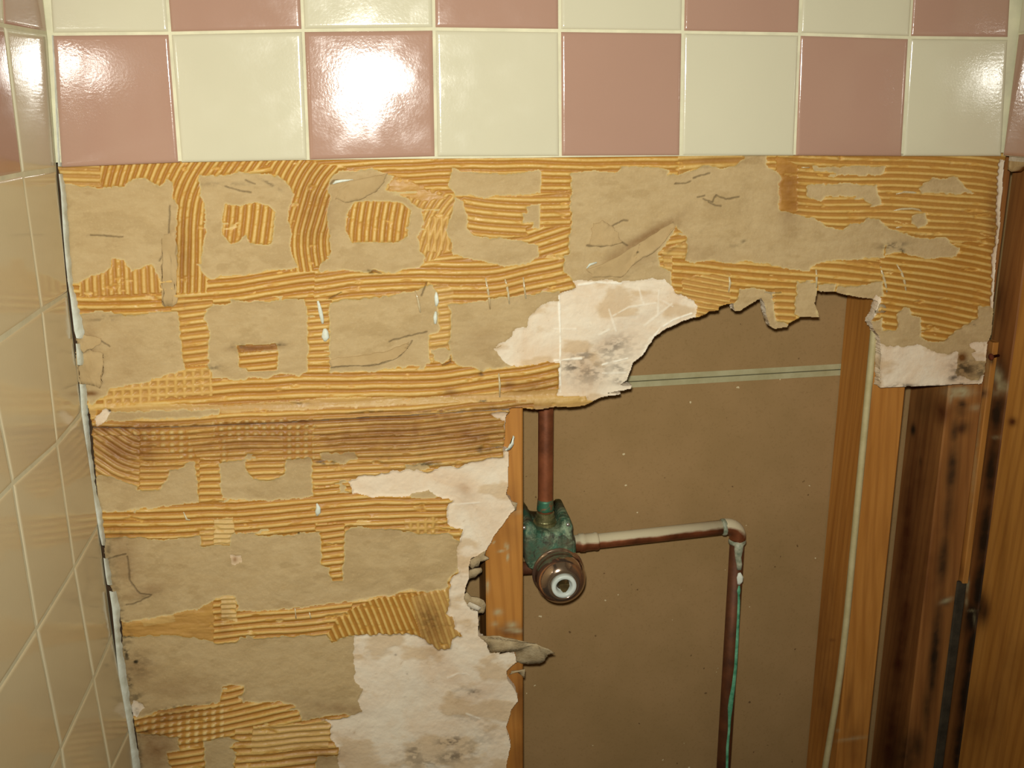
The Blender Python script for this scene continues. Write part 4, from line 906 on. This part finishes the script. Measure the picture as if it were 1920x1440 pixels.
# ------------------------------------------------------------------ cable
bm = bmesh.new(); cpts = []
for u, v in [(1648, 480), (1645, 560), (1642, 600), (1638, 650), (1634, 720), (1629, 800), (1622, 880), (1615, 950), (1607, 1020), (1600, 1080), (1592, 1150), (1583, 1200), (1577, 1250), (1567, 1320), (1557, 1380), (1547, 1440), (1536, 1510), (1524, 1600), (1515, 1700)]:
    p = ux(u, v, .7660); p[1] = min(max(p[1], YS + .001), .085); cpts.append(p)
fine = []
for i in range(len(cpts) - 1):
    p0, p1, p2, p3 = cpts[max(i - 1, 0)], cpts[i], cpts[i + 1], cpts[min(i + 2, len(cpts) - 1)]
    for t in np.linspace(0, 1, 6)[:-1]:
        fine.append(.5 * ((2 * p1) + (p2 - p0) * t + (2 * p0 - 5 * p1 + 4 * p2 - p3) * t * t + (3 * p1 - p0 - 3 * p2 + p3) * t ** 3))
fine.append(cpts[-1])
tube(bm, fine, .0036, 16, 1.25)
tag(from_bm('electrical_cable', bm, M_CABLE), 'cream sheathed electrical cable running down along the amber stud', 'cable')

# ------------------------------------------------------------------ shower valve and copper pipes
YP = .060
def arc(center, a, b, n=10):
    """quarter bend from center+a to center+b"""
    return [center + a * math.cos(t) + b * math.sin(t) for t in np.linspace(0, math.pi / 2, n)]
rt = uy(1023, 765, YP); rb = uy(1023, 940, YP); rx = (rt[0] + rb[0]) / 2
PR = .00795
# riser
riser = tag(empty('copper_pipe', (rx, YP, rb[2] - .02)), 'vertical copper pipe dropping from behind the torn drywall into the shower valve', 'pipe')
bm = bmesh.new(); tube(bm, [(rx, YP, 2.3), (rx, YP, rb[2]), (rx, YP, rb[2] - .022)], PR, 24); from_bm('tube', bm, M_COPPER, riser)
zc = uy(1024, 950, YP)[2]
def collar(bm, c, ax, prof, n=28):
    """lathe prof [(distance along ax, radius)] from c"""
    c = Vector(c); ax = Vector(ax).normalized(); a = ax.orthogonal().normalized(); b = ax.cross(a); R_ = []
    for t, r in prof: R_.append([bm.verts.new(c + ax * t + (a * math.cos(2 * math.pi * k / n) + b * math.sin(2 * math.pi * k / n)) * r) for k in range(n)])
    for r0, r1 in zip(R_[:-1], R_[1:]):
        for k in range(n): bm.faces.new((r0[k], r0[(k + 1) % n], r1[(k + 1) % n], r1[k]))
    bm.faces.new(R_[0]); bm.faces.new(R_[-1][::-1])
def jitter(bm, amp, f=260, s=1):
    for v in bm.verts:
        x = np.array([v.co.x * f + v.co.y * f * .7]); z = np.array([v.co.z * f])
        v.co.x += (fbm(x, z, s)[0] - .5) * amp; v.co.z += (fbm(x, z, s + 3)[0] - .5) * amp; v.co.y += (fbm(x, z, s + 6)[0] - .5) * amp
bm = bmesh.new(); collar(bm, (rx, YP, zc), (0, 0, 1), [(-.004, .0083), (-.003, .0090), (.000, .0088), (.006, .0083), (.0085, .0081)]); jitter(bm, .0009); o = from_bm('corroded_end', bm, copper_mat('greened_copper', False, .55), riser); o['label'] = 'green corroded lower end of the pipe'
# valve
vc = uy(1040, 1012, .055)
valve = tag(empty('shower_valve', (vc[0], .0955, vc[2] - .05)), 'corroded green brass shower valve with a smoked chrome bonnet, beside the wall stud', 'valve')
bm = bmesh.new(); c_in = uy(1024, 992, YP); zi = c_in[2]
collar(bm, (rx, YP, zi), (0, 0, 1), [(-.012, .0095), (-.010, .0112), (.004, .0115), (.0052, .0128), (.0095, .0128), (.0100, .0108), (.0112, .0103), (.0150, .0103), (.0156, .0096), (.0195, .0094), (.0200, .0086)]); jitter(bm, .0004)
o = from_bm('inlet_fitting', bm, M_BRASS, valve, False); o['label'] = 'dull brass union on top of the valve'
# body: rounded block with two screw lugs
def P3(u, v, y): return Vector(uy(u, v, y))
bm = bmesh.new()
outl = [(983, 1058), (981, 992), (984, 981), (993, 976), (1001, 982), (1004, 996), (1046, 996), (1052, 980), (1058, 972), (1068, 972), (1073, 980), (1074, 1000), (1080, 1012), (1080, 1050), (1070, 1085), (1030, 1095), (1000, 1070)]
ys = [(.094, .0), (.060, .0), (.040, .0), (.037, .001), (.0355, .003)]
cx_, cz_ = vc[0], uy(1035, 1040, .05)[2]; Rr = []
fo = []
for i in range(len(outl)):
    a, b = outl[i], outl[(i + 1) % len(outl)]
    for t in (0, .34, .67): fo.append((a[0] + (b[0] - a[0]) * t, a[1] + (b[1] - a[1]) * t))
fo = [((fo[i - 1][0] + 2 * fo[i][0] + fo[(i + 1) % len(fo)][0]) / 4, (fo[i - 1][1] + 2 * fo[i][1] + fo[(i + 1) % len(fo)][1]) / 4) for i in range(len(fo))]
for y, ins in ys:
    ring = []
    for u, v in fo:
        p = Vector(uy(u, v, .040)); d = Vector((cx_ - p.x, 0, cz_ - p.z)).normalized(); p = p + d * ins; p.y = y; ring.append(bm.verts.new(p))
    Rr.append(ring)
for r0, r1 in zip(Rr[:-1], Rr[1:]):
    for k in range(len(fo)): bm.faces.new((r0[k], r0[(k + 1) % len(fo)], r1[(k + 1) % len(fo)], r1[k]))
bm.faces.new(Rr[0]); f = bm.faces.new(Rr[-1][::-1]); bmesh.ops.triangulate(bm, faces=[f]); bmesh.ops.subdivide_edges(bm, edges=bm.edges[:], cuts=1)
jitter(bm, .0016, 180, 3)
body = from_bm('valve_body', bm, M_BRASSG, valve); body['label'] = 'green corroded brass body'
bm = bmesh.new(); collar(bm, (rx, YP - .008, uy(1024, 1015, .05)[2]), (0, 0, 1), [(-.016, .010), (-.010, .0165), (.004, .0165), (.010, .0125), (.013, .0115)]); jitter(bm, .0012)
o = from_bm('mixing_chamber', bm, M_BRASSG, valve)
for (u, v) in ((983, 990), (1065, 984)):
    bm = bmesh.new(); p = uy(u, v, .0352); collar(bm, p, (0, -1, 0), [(-.003, .0022), (0, .0022), (.0009, .0017), (.0012, .0007)], 14); from_bm('screw_head', bm, M_STEEL, body)
# bonnet
b0 = P3(1045, 1069, .040); ax = (P3(1057, 1100, .006) - b0).normalized()
ax = Vector((.03, -1, -.05)).normalized()
bm = bmesh.new()
collar(bm, b0, ax, [(-.002, .0200), (.000, .0272), (.003, .0276), (.0042, .0265), (.0048, .0248), (.012, .0250), (.013, .0260), (.020, .0258), (.026, .0242), (.030, .0210), (.0325, .0175), (.0335, .0150), (.0325, .0138), (.028, .0134)], 64)
o = from_bm('bonnet', bm, M_CHROME, valve); o['label'] = 'rounded smoked chrome bonnet'
s0 = b0 + ax * .026
bm = bmesh.new(); collar(bm, s0, ax, [(.0, .0130), (.007, .0130), (.0092, .0128), (.0100, .0122), (.0100, .0094), (.0095, .0087), (.006, .0074), (.002, .0070)], 48)
o = from_bm('cartridge_ring', bm, M_WPLAST, valve); o['label'] = 'white plastic cartridge ring'
# D-shaped stem with a flat, inside the white ring
bm = bmesh.new(); a_ = ax.orthogonal().normalized(); upv = (Vector((0, 0, 1)) - ax * ax.z).normalized(); rtv = upv.cross(ax).normalized()
shape = [(-.0052, .0035), (.0052, .0035), (.0056, .0010), (.0040, -.0028), (.0014, -.0062), (-.0014, -.0062), (-.0040, -.0028), (-.0056, .0010)]
ra = []
for t, s in ((.002, 1.0), (.0098, .98), (.0106, .86)): ra.append([bm.verts.new(s0 + ax * t + rtv * x * s + upv * z * s) for x, z in shape])
for r0, r1 in zip(ra[:-1], ra[1:]):
    for k in range(8): bm.faces.new((r0[k], r0[(k + 1) % 8], r1[(k + 1) % 8], r1[k]))
bm.faces.new(ra[0]); bm.faces.new(ra[-1][::-1])
o = from_bm('stem', bm, M_STEM, valve, False); o['label'] = 'dark bronze D-shaped stem'
# left port stub
bm = bmesh.new(); pz = uy(1000, 1064, .055)[2]; tube(bm, [(.4092, .055, pz), (b0.x, .055, pz)], .0068, 20)
from_bm('side_port', bm, M_COPPERK, valve)

# horizontal copper pipe, elbow and drop
hl = P3(1078, 1019, YP); hr = P3(1362, 988, YP); hd = (hr - hl).normalized()
dtop = P3(1383, 1025, YP); dbot = P3(1355, 1440, YP)
dx = (dtop.x + dbot.x) / 2
lat = tag(empty('copper_pipe', (dx, YP, 0)), 'horizontal dusty copper pipe with an elbow turning down right of the valve', 'pipe')
ex = P3(1356, 988, YP); cor = Vector((dx, YP, ex.z + hd.z / hd.x * (dx - ex.x)))
bm = bmesh.new(); tube(bm, [hl + hd * .008, hl + hd * .06, ex], PR, 28); from_bm('horizontal_tube', bm, M_COPPERD, lat)
bm = bmesh.new(); collar(bm, hl, hd, [(-.002, .0088), (.004, .0090), (.0045, .0100), (.010, .0102), (.0108, .0094), (.020, .0093), (.0225, .0100), (.0245, .0096), (.0255, .0084)], 32); jitter(bm, .0006)
o = from_bm('union_nut', bm, M_COPPERD, lat)
rr_ = .0135
a0 = cor - hd * rr_; b1 = cor - Vector((0, 0, 1)) * rr_; cc = cor - hd * rr_ - Vector((0, 0, 1)) * rr_
bend = [ex + hd * .001, a0] + [cc + Vector((0, 0, 1)) * rr_ * math.cos(t) + hd * rr_ * math.sin(t) for t in np.linspace(.15, math.pi / 2, 10)] + [b1 - Vector((0, 0, 1)) * .004]
bm = bmesh.new(); tube(bm, bend, .0090, 28); from_bm('elbow', bm, M_COPPERD, lat)
bm = bmesh.new(); collar(bm, ex, hd, [(-.0020, .0083), (-.001, .0092), (.0012, .0095), (.0028, .0089)], 28); jitter(bm, .0012); o = from_bm('solder_joint', bm, M_SOLDER, lat)
zj = b1.z - .004
bm = bmesh.new(); collar(bm, (dx, YP, zj), (0, 0, -1), [(-.0015, .0088), (0, .0094), (.0022, .0096), (.004, .0088)], 28); jitter(bm, .0010); from_bm('solder_joint', bm, M_SOLDER, lat)
bm = bmesh.new(); tube(bm, [(dx, YP, zj), (dx, YP, .9), (dx, YP, .03)], PR, 28); from_bm('vertical_tube', bm, M_COPPERK, lat)
def on_tube(u, v, lift=.0004):
    """front point of the vertical tube at that height"""
    z = uy(u, v, YP - PR)[2]; x = uy(u, v, YP - PR)[0]; s = max(-.95, min(.95, (x - dx) / PR)); return (dx + s * PR, YP - math.sqrt(1 - s * s) * PR - lift * 0, z)
def run(name, pts, m):
    bm = bmesh.new(); P_ = [on_tube(u, v) for u, v, r in pts]; tube(bm, P_, [r for _, _, r in pts], 10, .55); jitter(bm, .0008, 500); return from_bm(name, bm, m, lat)
o = run('solder_run', [(1386, 1018, .0050), (1385, 1030, .0048), (1384, 1045, .0036), (1386, 1058, .0032), (1386, 1068, .0030)], M_SOLDER)
o = run('solder_blob', [(1386, 1074, .0016), (1387, 1082, .0040), (1387, 1090, .0036), (1385, 1096, .0016)], M_CAULK)
o = run('green_corrosion_streak', [(1386, 1098, .0012), (1385, 1108, .0024), (1385, 1116, .0014), (1385, 1128, .0018), (1384, 1160, .0020), (1382, 1200, .0022), (1379, 1250, .0024), (1375, 1285, .0026), (1371, 1310, .0028), (1369, 1328, .0030), (1368, 1345, .0018), (1367, 1370, .0015), (1364, 1400, .0016), (1363, 1440, .0018), (1360, 1500, .0015)], M_VERD)
o['label'] = 'green corrosion streak'

# rusty nail in the right corner
nl = ux(1872, 668, .8985)
bm = bmesh.new(); collar(bm, Vector(nl) + Vector((-.010, -.002, 0)), (1, .25, .05), [(0, .0030), (.0010, .0034), (.0016, .0030), (.0018, .0014), (.0110, .0013)], 12); jitter(bm, .0008, 500)
tag(from_bm('rusty_nail', bm, M_RUST), 'rusty nail sticking out beside the drywall corner scrap', 'nail')
